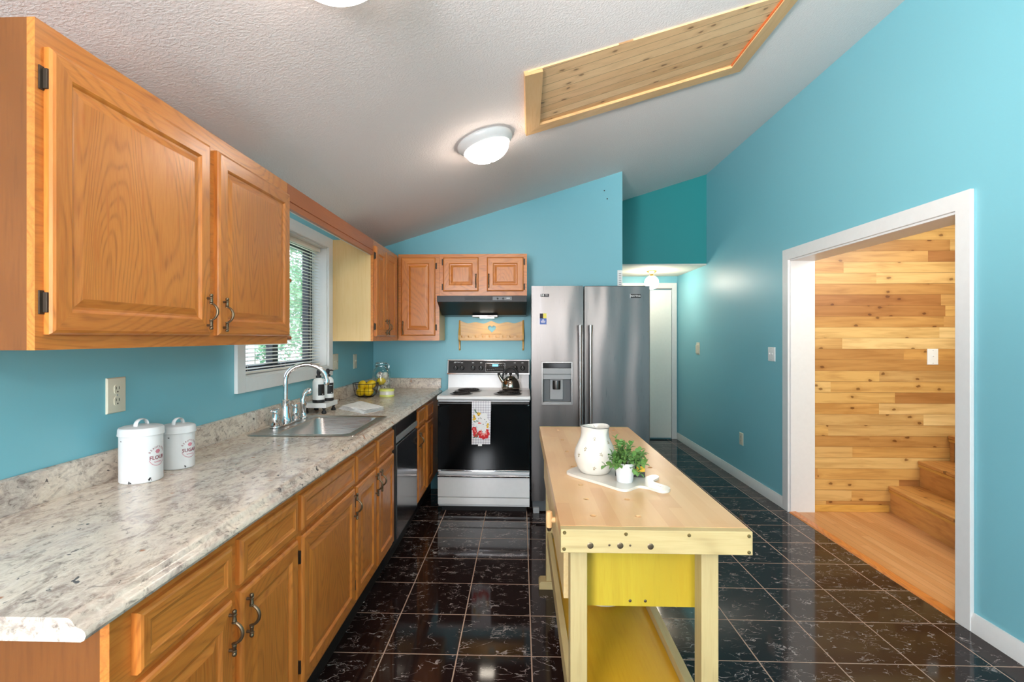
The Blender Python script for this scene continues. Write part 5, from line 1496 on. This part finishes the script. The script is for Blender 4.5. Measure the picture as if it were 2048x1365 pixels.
# black block behind the plant
t = thing('black_box', 'small black box with yellow label standing behind the potted plant', 'box', (.395, 1.872, BT))
Rz = math.radians(-8)
def TK(x, y, z): return (.395+x*math.cos(Rz)-y*math.sin(Rz), 1.872+x*math.sin(Rz)+y*math.cos(Rz), BT+z)
b = B(); b.box(-.052, .052, -.014, .014, 0, .056); b.xf(0, TK); b.build('box_body', 'black_matte', t, bevel=.002)
b = B(); b.box(.022, .051, -.0146, -.0139, .020, .040); b.xf(0, TK); b.build('yellow_label', 'flower_yellow', t)
b = B()
for k in range(9): b.ball(TK(-.046+k*.0115, -.008, .057), .0045, seg=8, rings=6)
b.build('beaded_top', 'print_dark', t)

# ================================================================== OUTSIDE THE SINK WINDOW
b = B().box(-40, L-.25, -8, 45, -1.3, -1.2); struct(b.build('ground', 'grass', smooth=False))
def tree(x, y, h_, r, label, seed, n=2600, z0=-1.2):
    rr = random.Random(seed)
    t = thing('garden_tree', label, 'tree', (x, y, z0), 'trees outside the kitchen window')
    b = B().tube([(x, y, z0), (x+.1, y, z0+h_*.4), (x-.05, y+.1, z0+h_*.8)], [.11, .08, .03], 10); b.build('trunk', 'bark', t)
    b = B()
    cl = [(x+rr.uniform(-r, r)*.7, y+rr.uniform(-r, r)*.7, z0+h_*rr.uniform(.25, .95), r*rr.uniform(.35, .6)) for _ in range(14)]
    for _ in range(n):
        c = rr.choice(cl); v = Vector((rr.gauss(0, 1), rr.gauss(0, 1), rr.gauss(0, 1))).normalized()*c[3]*rr.uniform(.75, 1)
        p = Vector(c[:3])+v
        leaf(b, p, Vector((rr.uniform(-1, 1), rr.uniform(-1, 1), rr.uniform(-1, .6))), Vector((0, 0, 1)), .16, .10)
    b.build('foliage', 'tree_leaf', t, recalc=False, smooth=False)
tree(-6.4, 11.8, 5.2, 1.5, 'leafy pale green tree seen through the left pane of the blind', 1)
tree(-7.6, 17.6, 5.6, 1.4, 'leafy green tree close behind the right pane of the blind', 2)
tree(-11.8, 23.4, 7.0, 2.0, 'tall leafy tree far behind the middle of the window', 3)
tree(-13.0, 31.0, 7.5, 2.2, 'leafy green tree farthest right outside the window', 4)
tree(-16.0, 27.5, 7.8, 2.0, 'leafy green tree farthest left outside the window', 5)
tr = thing('white_post', 'slim white post standing outside the left window pane', 'post', (-4.4, 8.16, -1.2))
B().box(-4.45, -4.35, 8.11, 8.21, -1.2, 1.45).build('shaft', 'trim', tr)
B().box(-4.48, -4.32, 8.08, 8.24, 1.45, 1.51).build('cap', 'trim', tr)
